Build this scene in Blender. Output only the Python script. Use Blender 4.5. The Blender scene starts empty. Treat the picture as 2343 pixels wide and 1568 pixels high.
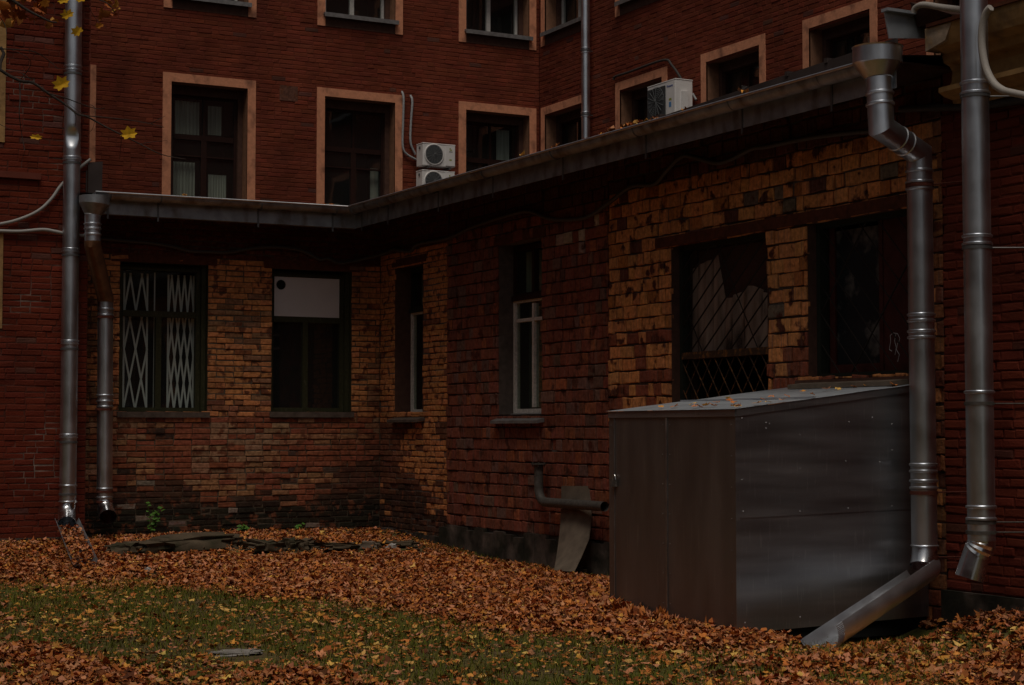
import bpy, bmesh, math, random
import numpy as np
from mathutils import Vector, Matrix

rnd = random.Random(11)
nrg = np.random.default_rng(5)
sc = bpy.context.scene
col = sc.collection
R = math.radians

# ------------------------------------------------------------------ camera
AZ, PITCH, FPX, EYE = R(28.05), R(2.88), 4000.0, 1.5
cam_d = bpy.data.cameras.new('camera')
cam = bpy.data.objects.new('camera', cam_d)
col.objects.link(cam)
cam.location = (0, 0, EYE)
cam.rotation_euler = (math.pi/2 + PITCH, 0, -AZ)
cam_d.sensor_width = 36.0
cam_d.lens = FPX/2342*36
cam_d.clip_end = 2000
sc.camera = cam

# ------------------------------------------------------------------ light
SUN_EL, SUN_AZ = R(66), R(212)          # azimuth clockwise from +Y: light from behind the camera
w = bpy.data.worlds.new('World'); sc.world = w; w.use_nodes = True
nt = w.node_tree
bg = nt.nodes['Background']
sky = nt.nodes.new('ShaderNodeTexSky'); sky.sky_type = 'NISHITA'; sky.sun_disc = False
sky.sun_elevation = SUN_EL; sky.sun_rotation = SUN_AZ
sky.air_density = 1.0; sky.dust_density = 3.0
hs = nt.nodes.new('ShaderNodeHueSaturation'); hs.inputs['Saturation'].default_value = 0.12
nt.links.new(sky.outputs[0], hs.inputs['Color']); nt.links.new(hs.outputs[0], bg.inputs[0])
bg.inputs[1].default_value = 0.065
sd = bpy.data.lights.new('sun', 'SUN'); so = bpy.data.objects.new('sun', sd); col.objects.link(so)
sd.energy = 2.4; sd.angle = R(30); sd.color = (1, .90, .77)
sv = Vector((math.sin(SUN_AZ)*math.cos(SUN_EL), math.cos(SUN_AZ)*math.cos(SUN_EL), math.sin(SUN_EL)))
so.rotation_euler = (-sv).to_track_quat('-Z', 'Y').to_euler()
sc.view_settings.view_transform = 'Standard'
sc.view_settings.look = 'None'
sc.view_settings.exposure = -0.93
sc.view_settings.gamma = 1
sc.cycles.max_bounces = 6
sc.cycles.transparent_max_bounces = 8

# ------------------------------------------------------------------ picture point -> place point
Rv = Vector((math.cos(AZ), -math.sin(AZ), 0)); Fh = Vector((math.sin(AZ), math.cos(AZ), 0)); Zv = Vector((0, 0, 1))
Fv = Fh*math.cos(PITCH) + Zv*math.sin(PITCH); Uv = -Fh*math.sin(PITCH) + Zv*math.cos(PITCH)
CAM = Vector((0, 0, EYE))
def ray(u, v): return Fv + Rv*((u-1171)/FPX) + Uv*((784-v)/FPX)
def on_x(u, v, X): d = ray(u, v); return CAM + d*(X/d.x)
def on_y(u, v, Y): d = ray(u, v); return CAM + d*(Y/d.y)
def on_z(u, v, Z): d = ray(u, v); return CAM + d*((Z-EYE)/d.z)
def proj(x, y, z):
    px, py, pz = x, y, z-EYE
    f = px*Fv.x + py*Fv.y + pz*Fv.z
    r = px*Rv.x + py*Rv.y
    up = px*Uv.x + py*Uv.y + pz*Uv.z
    return 1171 + FPX*r/f, 784 - FPX*up/f

# ------------------------------------------------------------------ materials
def mat(name, base=(.5,.5,.5), rough=.8, metal=0.0, nscale=0, namp=0.0, stretch=(1,1,1), bump=0.0, bscale=40,
        attr=False, c2=None, c2scale=3, c2lo=.5, c2hi=.65, rvar=0.0, spec=.2, streak=None):
    m = bpy.data.materials.new(name); m.use_nodes = True
    n = m.node_tree.nodes; l = m.node_tree.links
    b = n['Principled BSDF']
    b.inputs['Roughness'].default_value = rough; b.inputs['Metallic'].default_value = metal
    b.inputs['Specular IOR Level'].default_value = spec
    geo = n.new('ShaderNodeNewGeometry')
    if attr:
        a = n.new('ShaderNodeAttribute'); a.attribute_name = 'Col'; c = a.outputs['Color']
    else:
        rgb = n.new('ShaderNodeRGB'); rgb.outputs[0].default_value = (*base, 1); c = rgb.outputs[0]
    def noise(scale, st=(1,1,1), detail=5):
        mp = n.new('ShaderNodeMapping'); mp.inputs['Scale'].default_value = st
        l.new(geo.outputs['Position'], mp.inputs['Vector'])
        t = n.new('ShaderNodeTexNoise'); t.inputs['Scale'].default_value = scale; t.inputs['Detail'].default_value = detail
        l.new(mp.outputs[0], t.inputs['Vector']); return t.outputs['Fac']
    if c2:
        mr = n.new('ShaderNodeMapRange'); mr.inputs['From Min'].default_value = c2lo; mr.inputs['From Max'].default_value = c2hi
        l.new(noise(c2scale, stretch, 8), mr.inputs['Value'])
        mx = n.new('ShaderNodeMix'); mx.data_type = 'RGBA'
        l.new(mr.outputs[0], mx.inputs['Factor']); l.new(c, mx.inputs['A']); mx.inputs['B'].default_value = (*c2, 1)
        c = mx.outputs['Result']
    if streak:
        sc_, st_, col_, lo, hi, amt = streak
        mr = n.new('ShaderNodeMapRange'); mr.inputs['From Min'].default_value = lo; mr.inputs['From Max'].default_value = hi
        mr.inputs['To Max'].default_value = amt
        l.new(noise(sc_, st_, 6), mr.inputs['Value'])
        mx = n.new('ShaderNodeMix'); mx.data_type = 'RGBA'
        l.new(mr.outputs[0], mx.inputs['Factor']); l.new(c, mx.inputs['A']); mx.inputs['B'].default_value = (*col_, 1)
        c = mx.outputs['Result']
    if namp:
        mr = n.new('ShaderNodeMapRange'); mr.inputs['From Min'].default_value = .25; mr.inputs['From Max'].default_value = .75
        mr.inputs['To Min'].default_value = 1-namp; mr.inputs['To Max'].default_value = 1+namp
        l.new(noise(nscale, stretch, 6), mr.inputs['Value'])
        mx = n.new('ShaderNodeVectorMath'); mx.operation = 'SCALE'
        l.new(c, mx.inputs[0]); l.new(mr.outputs[0], mx.inputs['Scale']); c = mx.outputs[0]
    l.new(c, b.inputs['Base Color'])
    if rvar:
        mr = n.new('ShaderNodeMapRange'); mr.inputs['To Min'].default_value = rough-rvar; mr.inputs['To Max'].default_value = rough+rvar
        mr.inputs['From Min'].default_value = .3; mr.inputs['From Max'].default_value = .7
        l.new(noise(nscale or 4, stretch), mr.inputs['Value']); l.new(mr.outputs[0], b.inputs['Roughness'])
    if bump:
        bp = n.new('ShaderNodeBump'); bp.inputs['Strength'].default_value = bump; bp.inputs['Distance'].default_value = .01
        l.new(noise(bscale, (1,1,1), 6), bp.inputs['Height']); l.new(bp.outputs[0], b.inputs['Normal'])
    return m

def glass_mat(name, tint=(.8,.85,.82), base_mix=.06, rough=.03):
    m = bpy.data.materials.new(name); m.use_nodes = True
    n = m.node_tree.nodes; l = m.node_tree.links
    n.remove(n['Principled BSDF']); out = n['Material Output']
    t = n.new('ShaderNodeBsdfTransparent'); t.inputs[0].default_value = (*tint, 1)
    g = n.new('ShaderNodeBsdfGlossy'); g.inputs['Roughness'].default_value = rough; g.inputs[0].default_value = (.9,.9,.9,1) if rough < .1 else (.6,.58,.55,1)
    d = n.new('ShaderNodeBsdfDiffuse'); d.inputs[0].default_value = (.20,.20,.19,1)
    lw_ = n.new('ShaderNodeLayerWeight'); lw_.inputs['Blend'].default_value = .5     # 1 - cos, the same from both sides
    pw = n.new('ShaderNodeMath'); pw.operation = 'POWER'; l.new(lw_.outputs['Facing'], pw.inputs[0]); pw.inputs[1].default_value = 4.0
    f = n.new('ShaderNodeMath'); f.operation = 'MULTIPLY_ADD'; l.new(pw.outputs[0], f.inputs[0]); f.inputs[1].default_value = .9; f.inputs[2].default_value = .085
    no = n.new('ShaderNodeTexNoise'); no.inputs['Scale'].default_value = 1.4
    geo = n.new('ShaderNodeNewGeometry'); l.new(geo.outputs['Position'], no.inputs['Vector'])
    bp = n.new('ShaderNodeBump'); bp.inputs['Strength'].default_value = .05; bp.inputs['Distance'].default_value = .05
    l.new(no.outputs['Fac'], bp.inputs['Height']); l.new(bp.outputs[0], g.inputs['Normal'])
    m1 = n.new('ShaderNodeMixShader'); m1.inputs[0].default_value = base_mix
    l.new(t.outputs[0], m1.inputs[1]); l.new(d.outputs[0], m1.inputs[2])
    m2 = n.new('ShaderNodeMixShader'); l.new(f.outputs[0], m2.inputs[0])
    l.new(m1.outputs[0], m2.inputs[1]); l.new(g.outputs[0], m2.inputs[2]); l.new(m2.outputs[0], out.inputs[0])
    return m

M = {}
M['brick'] = mat('annex_brick', attr=True, rough=.9, nscale=22, namp=.42, c2=(.15,.055,.03), c2scale=8, c2lo=.55, c2hi=.63, bump=.6, bscale=70, spec=.06,
                 streak=(1.5, (1,1,.55), (.045,.024,.015), .52, .80, .65))
M['block'] = mat('hollow_block', attr=True, rough=.85, nscale=24, namp=.38, bump=.8, bscale=45, spec=.06, c2=(.085,.026,.015), c2scale=5.5, c2lo=.57, c2hi=.64,
                 streak=(55, (1,1,.05), (.15,.10,.085), .50, .74, .65))
M['painted'] = mat('painted_brick', attr=True, rough=.85, nscale=2.2, namp=.25, bump=.6, bscale=40, spec=.06,
                   streak=(1.6, (1,1,.5), (.085,.022,.015), .52, .75, .6))
M['mortar_dark'] = mat('mortar_dark', (.055,.045,.038), .95, nscale=30, namp=.4, bump=.4)
M['mortar_red'] = mat('mortar_red', (.09,.072,.062), .95, nscale=30, namp=.4, bump=.4)
M['mortar_tan'] = mat('mortar_tan', (.09,.065,.045), .95, nscale=30, namp=.4, bump=.4)
M['mortar_paint'] = mat('mortar_paint', (.12,.027,.015), .95, nscale=20, namp=.3, bump=.3)
M['plain_red'] = mat('plain_red_wall', (.14,.035,.022), .9, nscale=5, namp=.2)
M['surround'] = mat('salmon_plaster', (.62,.265,.15), .85, nscale=18, namp=.14, bump=.4, bscale=35,
                    streak=(5, (1,1,.7), (.17,.075,.05), .52, .72, .75))
M['ochre'] = mat('ochre_plaster', (.36,.21,.085), .9, nscale=9, namp=.22, bump=.5, bscale=25,
                 streak=(4, (1,1,.7), (.10,.06,.04), .52, .7, .7))
M['plaster'] = mat('grey_plaster', (.105,.08,.068), .9, nscale=14, namp=.3, bump=.5, bscale=30)
M['pale_plaster'] = mat('pale_plaster', (.40,.30,.22), .9, nscale=16, namp=.25, bump=.6, bscale=25, c2=(.36,.21,.085), c2scale=4)
M['cable_dark'] = mat('dark_hose', (.045,.04,.038), .6)
M['reveal'] = mat('reveal_plaster', (.24,.12,.07), .9, nscale=12, namp=.25, bump=.3)
M['frame_brown'] = mat('brown_sash', (.028,.011,.008), .5, nscale=20, namp=.2)
M['frame_white'] = mat('white_sash', (.55,.53,.5), .5, nscale=20, namp=.15)
M['frame_green'] = mat('green_sash', (.034,.033,.014), .65, nscale=30, namp=.3, bump=.3,
                       streak=(40, (1,1,.2), (.085,.07,.045), .56, .75, .6))
M['frame_weathered'] = mat('weathered_sash', (.60,.54,.49), .7, nscale=35, namp=.25, bump=.3,
                           streak=(30, (1,1,.2), (.26,.21,.18), .6, .75, .6))
M['frame_dark'] = mat('dark_sash', (.02,.022,.016), .6)
M['sill'] = mat('sill_metal', (.26,.25,.25), .5, metal=.6, nscale=12, namp=.3)
M['sill_dark'] = mat('sill_stone', (.085,.062,.05), .9, nscale=14, namp=.35, bump=.5)
M['apron'] = mat('sill_apron', (.085,.042,.03), .9, nscale=14, namp=.25)
M['pane'] = glass_mat('window_glass')
M['pane_dirty'] = glass_mat('dirty_glass', (.6,.7,.62), .05)
M['pane_dusty'] = glass_mat('dusty_glass', (.85,.85,.8), .03, .35)
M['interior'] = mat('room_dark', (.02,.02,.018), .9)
M['curtain_and_reflection'] = mat('pale_curtain_reflection', (.42,.44,.40), .9, nscale=20, namp=.4, stretch=(1,1,.05))  # also the tone of the reflections painted behind the main panes
M['green_cloth'] = mat('green_cloth', (.085,.105,.085), .9, nscale=14, namp=.3, stretch=(1,1,.1))
M['grille_white'] = mat('grille_white', (.8,.8,.78), .5)
M['grille_rust'] = mat('grille_rust', (.05,.028,.016), .8, nscale=30, namp=.4, streak=(20,(1,1,1),(.20,.085,.025),.5,.65,.9))
M['grille_dark'] = mat('dark_bars', (.022,.016,.013), .7)
M['board_white'] = mat('white_board', (.62,.58,.58), .6, nscale=3, namp=.05)
M['black'] = mat('black_hole', (.008,.008,.008), .9)
M['board_red'] = mat('oxide_board', (.06,.014,.01), .8, nscale=10, namp=.3)
M['sheet_old'] = mat('old_plastic', (.40,.29,.26), .7, nscale=9, namp=.5, stretch=(1,1,.25), c2=(.05,.035,.03), c2scale=6)
M['zinc'] = mat('galvanised_pipe', (.66,.69,.74), .36, metal=1, nscale=4, namp=.10, rvar=.05, bump=.04, bscale=7,
                streak=(14, (1,1,.2), (.50,.51,.53), .5, .75, .5))
M['zinc_bright'] = mat('bright_zinc', (.72,.73,.75), .24, metal=1, nscale=8, namp=.1, rvar=.06)
M['chute'] = mat('chute_zinc', (.68,.71,.76), .40, metal=.92, nscale=5, namp=.12, rvar=.06)
M['zinc_dull'] = mat('dull_sheet', (.31,.31,.325), .36, metal=.9, nscale=2.0, namp=.28, rvar=.08, stretch=(.35,.35,3.5),
                     streak=(48, (1,1,.09), (.55,.55,.58), .60, .74, .40), bump=.05, bscale=3)
M['door_sheet'] = mat('door_sheet_leaf_reflection', (.20,.172,.158), .42, metal=.8, nscale=2.0, namp=.22, rvar=.07, stretch=(2,2,.4),
                     streak=(50, (1,1,.05), (.36,.33,.31), .60, .76, .35), bump=.05, bscale=3)  # brown of the leaves mirrored in the doors is put into the colour
M['zinc_top'] = mat('top_sheet', (.41,.44,.48), .48, metal=.6, nscale=5, namp=.2)
M['gutter'] = mat('old_gutter', (.33,.345,.37), .5, metal=.8, nscale=6, namp=.3, streak=(6,(1,1,.5),(.12,.075,.045),.48,.7,.8))
M['gutter_lip'] = mat('gutter_lip', (.55,.55,.57), .35, metal=1, nscale=8, namp=.2)
M['rust_pipe'] = mat('brown_pipe', (.14,.065,.032), .5, metal=.5, nscale=9, namp=.35)
M['clamp_rust'] = mat('rusty_clamp', (.09,.025,.016), .8, nscale=40, namp=.4)
M['clamp'] = mat('steel_clamp', (.16,.16,.165), .5, metal=.8)
M['roof'] = mat('dark_roof', (.06,.045,.042), .6, metal=.3, nscale=4, namp=.3)
M['soffit'] = mat('soffit_board', (.05,.022,.015), .95, nscale=10, namp=.3)
M['cable'] = mat('black_cable', (.075,.066,.06), .55)
M['cable_grey'] = mat('grey_cable', (.30,.29,.28), .6)
M['conduit'] = mat('corrugated_conduit', (.34,.31,.28), .55, nscale=120, namp=.15, stretch=(1,1,1))
M['foil'] = mat('pipe_wrap', (.32,.33,.34), .5, nscale=30, namp=.3)
M['ac_white'] = mat('ac_casing', (.72,.70,.69), .45, nscale=6, namp=.06)
M['ac_grey'] = mat('ac_grille', (.12,.125,.13), .55)
M['ac_fan'] = mat('ac_fan', (.05,.052,.055), .6)
M['ink_blue'] = mat('blue_ink', (.03,.07,.30), .5)
M['ink_olive'] = mat('olive_ink', (.30,.32,.08), .5)
M['ink_dark'] = mat('dark_ink', (.10,.09,.08), .5)
M['ink_light_blue'] = mat('light_blue_ink', (.10,.25,.50), .5)
M['lintel'] = mat('rust_lintel', (.085,.025,.011), .85, nscale=14, namp=.4)
M['concrete'] = mat('old_concrete', (.082,.06,.038), .95, nscale=7, namp=.35, bump=.8, bscale=14, c2=(.03,.027,.014), c2scale=3.5, c2lo=.5, c2hi=.62)
M['footing'] = mat('damp_footing', (.095,.072,.06), .95, nscale=6, namp=.5, bump=1, bscale=12, c2=(.022,.020,.014), c2scale=2.6, c2lo=.42, c2hi=.6)
M['stone_mid'] = mat('grey_stone', (.24,.22,.20), .9, nscale=12, namp=.35, bump=.6)
M['stone_light'] = mat('pale_stone', (.38,.35,.33), .9, nscale=12, namp=.2, bump=.5)
M['soil'] = mat('soil', (.10,.07,.032), .98, nscale=14, namp=.5, bump=1, bscale=30, c2=(.08,.078,.018), c2scale=1.3, c2lo=.42, c2hi=.58)
M['leaf'] = mat('leaf_litter', attr=True, rough=.7, spec=.12, nscale=45, namp=.25)
M['grass'] = mat('grass_blades', attr=True, rough=.8, spec=.1)
M['bark'] = mat('maple_bark', (.045,.035,.03), .9, nscale=20, namp=.4, stretch=(1,1,.2), bump=.6, bscale=30)
M['weed'] = mat('weed_leaf', (.07,.16,.022), .55, nscale=20, namp=.3)
M['plank'] = mat('warped_sheet', (.13,.10,.075), .8, nscale=7, namp=.3, bump=.2)
M['iron'] = mat('painted_iron', (.07,.062,.055), .6, nscale=25, namp=.4, bump=.3)
M['chalk'] = mat('chalk_scrawl', (.5,.45,.45), .9)
M['brass'] = mat('lock_steel', (.6,.6,.6), .3, metal=1)

# ------------------------------------------------------------------ builders
def tag(o, label=None, cat=None, group=None, kind=None):
    if label: o['label'] = label
    if cat: o['category'] = cat
    if group: o['group'] = group
    if kind: o['kind'] = kind
    return o
def empty(name, loc, label, cat, group=None, rz=0):
    o = bpy.data.objects.new(name, None); col.objects.link(o)
    o.location = loc; o.rotation_euler = (0, 0, rz); o.empty_display_size = .2
    return tag(o, label, cat, group)

def wp(axis, plane, a, d, z):
    return (a, plane-d, z) if axis == 'y' else (plane-d, a, z)

class MB:
    def __init__(s): s.v = []; s.f = []; s.c = []; s.cc = None
    def add(s, vs, fs, color=None):
        o = len(s.v); s.v += [tuple(p) for p in vs]
        s.f += [tuple(i+o for i in f) for f in fs]
        s.c += [color or s.cc or (1,1,1)]*len(fs); return s
    def hexa(s, p):                     # p: 8 points, bottom loop then top loop
        return s.add(p, [(3,2,1,0),(4,5,6,7),(0,1,5,4),(1,2,6,5),(2,3,7,6),(3,0,4,7)])
    def box(s, x0,x1,y0,y1,z0,z1):
        return s.hexa([(x0,y0,z0),(x1,y0,z0),(x1,y1,z0),(x0,y1,z0),(x0,y0,z1),(x1,y0,z1),(x1,y1,z1),(x0,y1,z1)])
    def wbox(s, ax, pl, a0,a1,d0,d1,z0,z1):
        p = wp(ax,pl,a0,d0,z0); q = wp(ax,pl,a1,d1,z1)
        return s.box(min(p[0],q[0]),max(p[0],q[0]),min(p[1],q[1]),max(p[1],q[1]),z0,z1)
    def quad(s, a,b,c,d): return s.add([a,b,c,d], [(0,1,2,3)])
    def bar(s, p, q, r=.01, n=6): return s.tube([p,q], r, n, True)
    def tube(s, pts, r, n=12, caps=True):
        P = [Vector(p) for p in pts]; m = len(P)
        rr = r if isinstance(r,(list,tuple)) else [r]*m
        d0 = (P[1]-P[0]).normalized()
        ref = Vector((0,0,1)) if abs(d0.z) < .9 else Vector((1,0,0))
        x = d0.cross(ref).normalized(); y = d0.cross(x).normalized()
        dirs = [(P[i+1]-P[i]).normalized() for i in range(m-1)]
        circ = [x*math.cos(2*math.pi*k/n)+y*math.sin(2*math.pi*k/n) for k in range(n)]
        rings = []
        for i in range(m):
            din = dirs[max(i-1,0)]; dout = dirs[min(i,m-2)]
            nb = (din+dout); nb = nb.normalized() if nb.length > 1e-6 else din
            ring = []; newc = []
            for c in circ:
                den = din.dot(nb); off = c - din*(c.dot(nb)/den) if den > .2 else c
                ring.append(P[i]+off*rr[i])
                cn = off - dout*off.dot(dout); newc.append(cn.normalized() if cn.length > 1e-9 else c)
            circ = newc; rings.append(ring)
        vs = [p for ring in rings for p in ring]; fs = []
        for i in range(m-1):
            for k in range(n):
                a = i*n+k; b = i*n+(k+1)%n
                fs.append((a,b,b+n,a+n))
        if caps: fs.append(tuple(range(n))[::-1]); fs.append(tuple((m-1)*n+k for k in range(n)))
        return s.add(vs, fs)
    def build(s, name, m, parent=None, smooth=False, colors=False, ang=35):
        me = bpy.data.meshes.new(name); me.from_pydata(s.v, [], s.f)
        me.materials.append(m)
        if colors:
            a = me.attributes.new('Col', 'FLOAT_COLOR', 'FACE')
            arr = np.ones((len(s.f),4), dtype=np.float32); arr[:,:3] = np.array(s.c, dtype=np.float32)
            a.data.foreach_set('color', arr.ravel())
        if smooth:
            me.polygons.foreach_set('use_smooth', [True]*len(me.polygons))
            me.set_sharp_from_angle(angle=R(ang))
        me.update()
        o = bpy.data.objects.new(name, me); col.objects.link(o)
        if parent is not None:
            o.parent = parent
            root = parent
            mw = Matrix.Identity(4); chain = []
            while root is not None: chain.append(root); root = root.parent
            for r_ in reversed(chain): mw = mw @ Matrix.LocRotScale(r_.location, r_.rotation_euler, None)
            if not getattr(s, 'local', False): me.transform(mw.inverted())
        return o

def hole_intervals(a0, a1, z, holes):
    cuts = sorted((h[0],h[1]) for h in holes if h[2] < z < h[3] and h[1] > a0 and h[0] < a1)
    out = []; c = a0
    for h0,h1 in cuts:
        if h0 > c: out.append((c, h0))
        c = max(c, h1)
    if c < a1: out.append((c, a1))
    return out

def backing(ax, pl, a0,a1,z0,z1, holes, m, parent, name='mortar', d=0.0):
    A = sorted({a0,a1,*[min(max(h[0],a0),a1) for h in holes],*[min(max(h[1],a0),a1) for h in holes]})
    Z = sorted({z0,z1,*[min(max(h[2],z0),z1) for h in holes],*[min(max(h[3],z0),z1) for h in holes]})
    b = MB()
    for i in range(len(A)-1):
        for j in range(len(Z)-1):
            ca, cz = (A[i]+A[i+1])/2, (Z[j]+Z[j+1])/2
            if any(h[0]<ca<h[1] and h[2]<cz<h[3] for h in holes): continue
            b.quad(wp(ax,pl,A[i],d,Z[j]), wp(ax,pl,A[i+1],d,Z[j]), wp(ax,pl,A[i+1],d,Z[j+1]), wp(ax,pl,A[i],d,Z[j+1]))
    return b.build(name, m, parent)

def bricks(ax, pl, a0,a1,z0,z1, holes, course, lens, joint, depth, colfun, m, parent, jit=.004, djit=.004, name='brickwork', miss=0.0):
    b = MB(); z = z0; row = 0
    while z < z1-.01:
        h = min(course, z1-z); zc = z+h/2
        for (s0,s1) in hole_intervals(a0,a1,zc,holes):
            x = s0 - (rnd.uniform(0,.5)*lens[0] if row%2 else 0)*0
            first = True
            while x < s1-.004:
                L = rnd.choice(lens)
                if first and row%2: L *= .5
                first = False
                e = min(x+L, s1)
                if s1-e < .05: e = s1
                j = joint/2; jv = j*(.75 if course > .1 else .8)
                p0,p1,q0,q1 = x+jv,e-jv,z+j,z+h-j
                if p1-p0 > .01 and q1-q0 > .008:
                    c = colfun((x+e)/2, zc)
                    dd = depth + rnd.gauss(0,djit)
                    if rnd.random() < miss: dd -= rnd.uniform(.006,.016)
                    dd = max(dd, .002)
                    J = lambda s=jit: rnd.uniform(-s,s)
                    o4 = [(p0+J(),q0+J()),(p1+J(),q0+J()),(p1+J(),q1+J()),(p0+J(),q1+J())]
                    k = min(.006,(q1-q0)*.12)
                    sg = [(1,1),(-1,1),(-1,-1),(1,-1)]
                    vs = [wp(ax,pl,a,-.004,zz) for a,zz in o4]
                    vs += [wp(ax,pl,a,dd-.004,zz) for a,zz in o4]
                    vs += [wp(ax,pl,a+sx*(k+abs(J())),dd+J(.002),zz+sz*(k+abs(J()))) for (a,zz),(sx,sz) in zip(o4,sg)]
                    fs = [(8,9,10,11)]
                    for t in range(4):
                        n_ = (t+1)%4
                        fs += [(t,n_,4+n_,4+t),(4+t,4+n_,8+n_,8+t)]
                    b.add(vs, fs, c)
                x = e
        z += h; row += 1
    return b.build(name, m, parent, colors=True)

def vnoise(x, y, s=1.0, seed=0):
    x *= s; y *= s; xi, yi = math.floor(x), math.floor(y); fx, fy = x-xi, y-yi
    def h(i, j):
        t = (i*374761393 + j*668265263 + seed*974711) & 0xffffffff
        t = ((t ^ (t>>13))*1274126177) & 0xffffffff
        return ((t ^ (t>>16)) & 0xffff)/65535
    fx = fx*fx*(3-2*fx); fy = fy*fy*(3-2*fy)
    return (h(xi,yi)*(1-fx)+h(xi+1,yi)*fx)*(1-fy) + (h(xi,yi+1)*(1-fx)+h(xi+1,yi+1)*fx)*fy
def cj(c, v=.2, h=.06):
    k = 1+rnd.uniform(-v,v); return tuple(max(.002, ch*k*(1+rnd.uniform(-h,h))) for ch in c)

# ------------------------------------------------------------------ ground
XR, YB, XM, YM, XC, YL = 10.0, 22.73, 16.04, 29.0, 9.96, 22.4
EAVE = 4.5
def gz(x, y):
    t = min(max((y-18.3)/5.0,0),1); z = -.1 + .23*t*t*(3-2*t)
    dx = min(max((x-8.9)/1.0,0),1); dy = min(max((11.0-y)/.8,0),1)
    z += .17*dx*dx*(3-2*dx)*dy
    ex = min(max((x-8.1)/.4,0),1)*min(max((9.95-x)/.3,0),1)*min(max((y-10.35)/.5,0),1)*min(max((13-y)/.3,0),1)
    z -= .12*ex
    return z + .03*(vnoise(x,y,1.1,3)-.5) + .012*(vnoise(x,y,4,4)-.5)
def lin(a,b,s): return list(np.arange(a,b,s))
gx = [-400,-150,-60,-30,-15,-8,-3] + lin(0,12,.2) + [12,16,30,60,150,400]
gy = [-400,-150,-60,-30,-15,-5,0,4,7] + lin(8,23.2,.2) + [23.5,30,60,150,400]
b = MB()
vs = [(x,y,gz(x,y)) for y in gy for x in gx]; nx = len(gx)
fs = [(j*nx+i, j*nx+i+1, (j+1)*nx+i+1, (j+1)*nx+i) for j in range(len(gy)-1) for i in range(nx-1)]
b.add(vs, fs); g = b.build('ground', M['soil'], smooth=True, ang=180); tag(g, kind='structure')

# ------------------------------------------------------------------ windows
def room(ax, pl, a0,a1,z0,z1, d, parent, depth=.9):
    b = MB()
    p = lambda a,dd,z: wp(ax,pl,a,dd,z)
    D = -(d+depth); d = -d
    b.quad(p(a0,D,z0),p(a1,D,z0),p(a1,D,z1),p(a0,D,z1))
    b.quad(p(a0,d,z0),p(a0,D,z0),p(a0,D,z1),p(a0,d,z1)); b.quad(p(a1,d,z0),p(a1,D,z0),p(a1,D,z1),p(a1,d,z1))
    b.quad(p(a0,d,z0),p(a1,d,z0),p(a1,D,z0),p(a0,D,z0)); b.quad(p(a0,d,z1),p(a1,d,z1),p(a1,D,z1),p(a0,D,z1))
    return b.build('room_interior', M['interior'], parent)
def reveal(ax, pl, a0,a1,z0,z1, r, parent, m, t=.0):
    b = MB(); p = lambda a,dd,z: wp(ax,pl,a,dd,z)
    b.quad(p(a0,t,z0),p(a0,-r,z0),p(a0,-r,z1),p(a0,t,z1)); b.quad(p(a1,t,z0),p(a1,-r,z0),p(a1,-r,z1),p(a1,t,z1))
    b.quad(p(a0,t,z0),p(a1,t,z0),p(a1,-r,z0),p(a0,-r,z0)); b.quad(p(a0,t,z1),p(a1,t,z1),p(a1,-r,z1),p(a0,-r,z1))
    return b.build('reveal', m, parent)
def sash(ax, pl, a0,a1,z0,z1, r, fm, parent, fw=.06, vert=(), horiz=(), th=.06, name='window', label=None, pane=M['pane'], bw=None):
    """frame bars in the opening at depth r behind the wall face; vert / horiz: bars as (pos, half width, from, to)."""
    b = MB()
    b.wbox(ax,pl,a0,a0+fw,-r-th,-r,z0,z1); b.wbox(ax,pl,a1-fw,a1,-r-th,-r,z0,z1)
    b.wbox(ax,pl,a0+fw,a1-fw,-r-th,-r,z0,z0+(bw or fw)); b.wbox(ax,pl,a0+fw,a1-fw,-r-th,-r,z1-fw,z1)
    for pos,hw,f0,f1 in horiz: b.wbox(ax,pl,f0,f1,-r-th+.004,-r+.006,pos-hw,pos+hw)
    for pos,hw,f0,f1 in vert: b.wbox(ax,pl,pos-hw,pos+hw,-r-th+.002,-r+.003,f0,f1)
    o = b.build(name, fm, parent)
    if label: o['label'] = label
    pb = MB(); pb.quad(wp(ax,pl,a0+fw,-r-.03,z0+fw),wp(ax,pl,a1-fw,-r-.03,z0+fw),wp(ax,pl,a1-fw,-r-.03,z1-fw),wp(ax,pl,a0+fw,-r-.03,z1-fw))
    pb.build('pane', pane, o)
    return o

# ------------------------------------------------------------------ main building
main = empty('brick_building', (XM, YM, 0), 'tall dark red painted brick building with salmon framed windows rising behind the low annex', 'building')
RED = (.16,.038,.021)
def red_col(a, z):
    n = vnoise(a, z, .8, 9); k = .78+.45*n
    c = cj((RED[0]*k, RED[1]*k, RED[2]*k), .13, .06)
    if rnd.random() < .02: c = cj((.10,.04,.03))
    return c
def reflection_panel(ax,pl,c0,c1,z0,z1,d,W):  # folded pale panel standing for a reflection in the glass
    b = MB(); n_ = 14
    for k in range(n_):
        t0,t1 = c0+(c1-c0)*k/n_, c0+(c1-c0)*(k+1)/n_
        b.quad(wp(ax,pl,t0,d-.03*(k%2),z0),wp(ax,pl,t1,d-.03*((k+1)%2),z0),wp(ax,pl,t1,d-.03*((k+1)%2),z1),wp(ax,pl,t0,d-.03*(k%2),z1))
    b.build('curtain_and_reflection', M['curtain_and_reflection'], W, smooth=True, ang=80)
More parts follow.
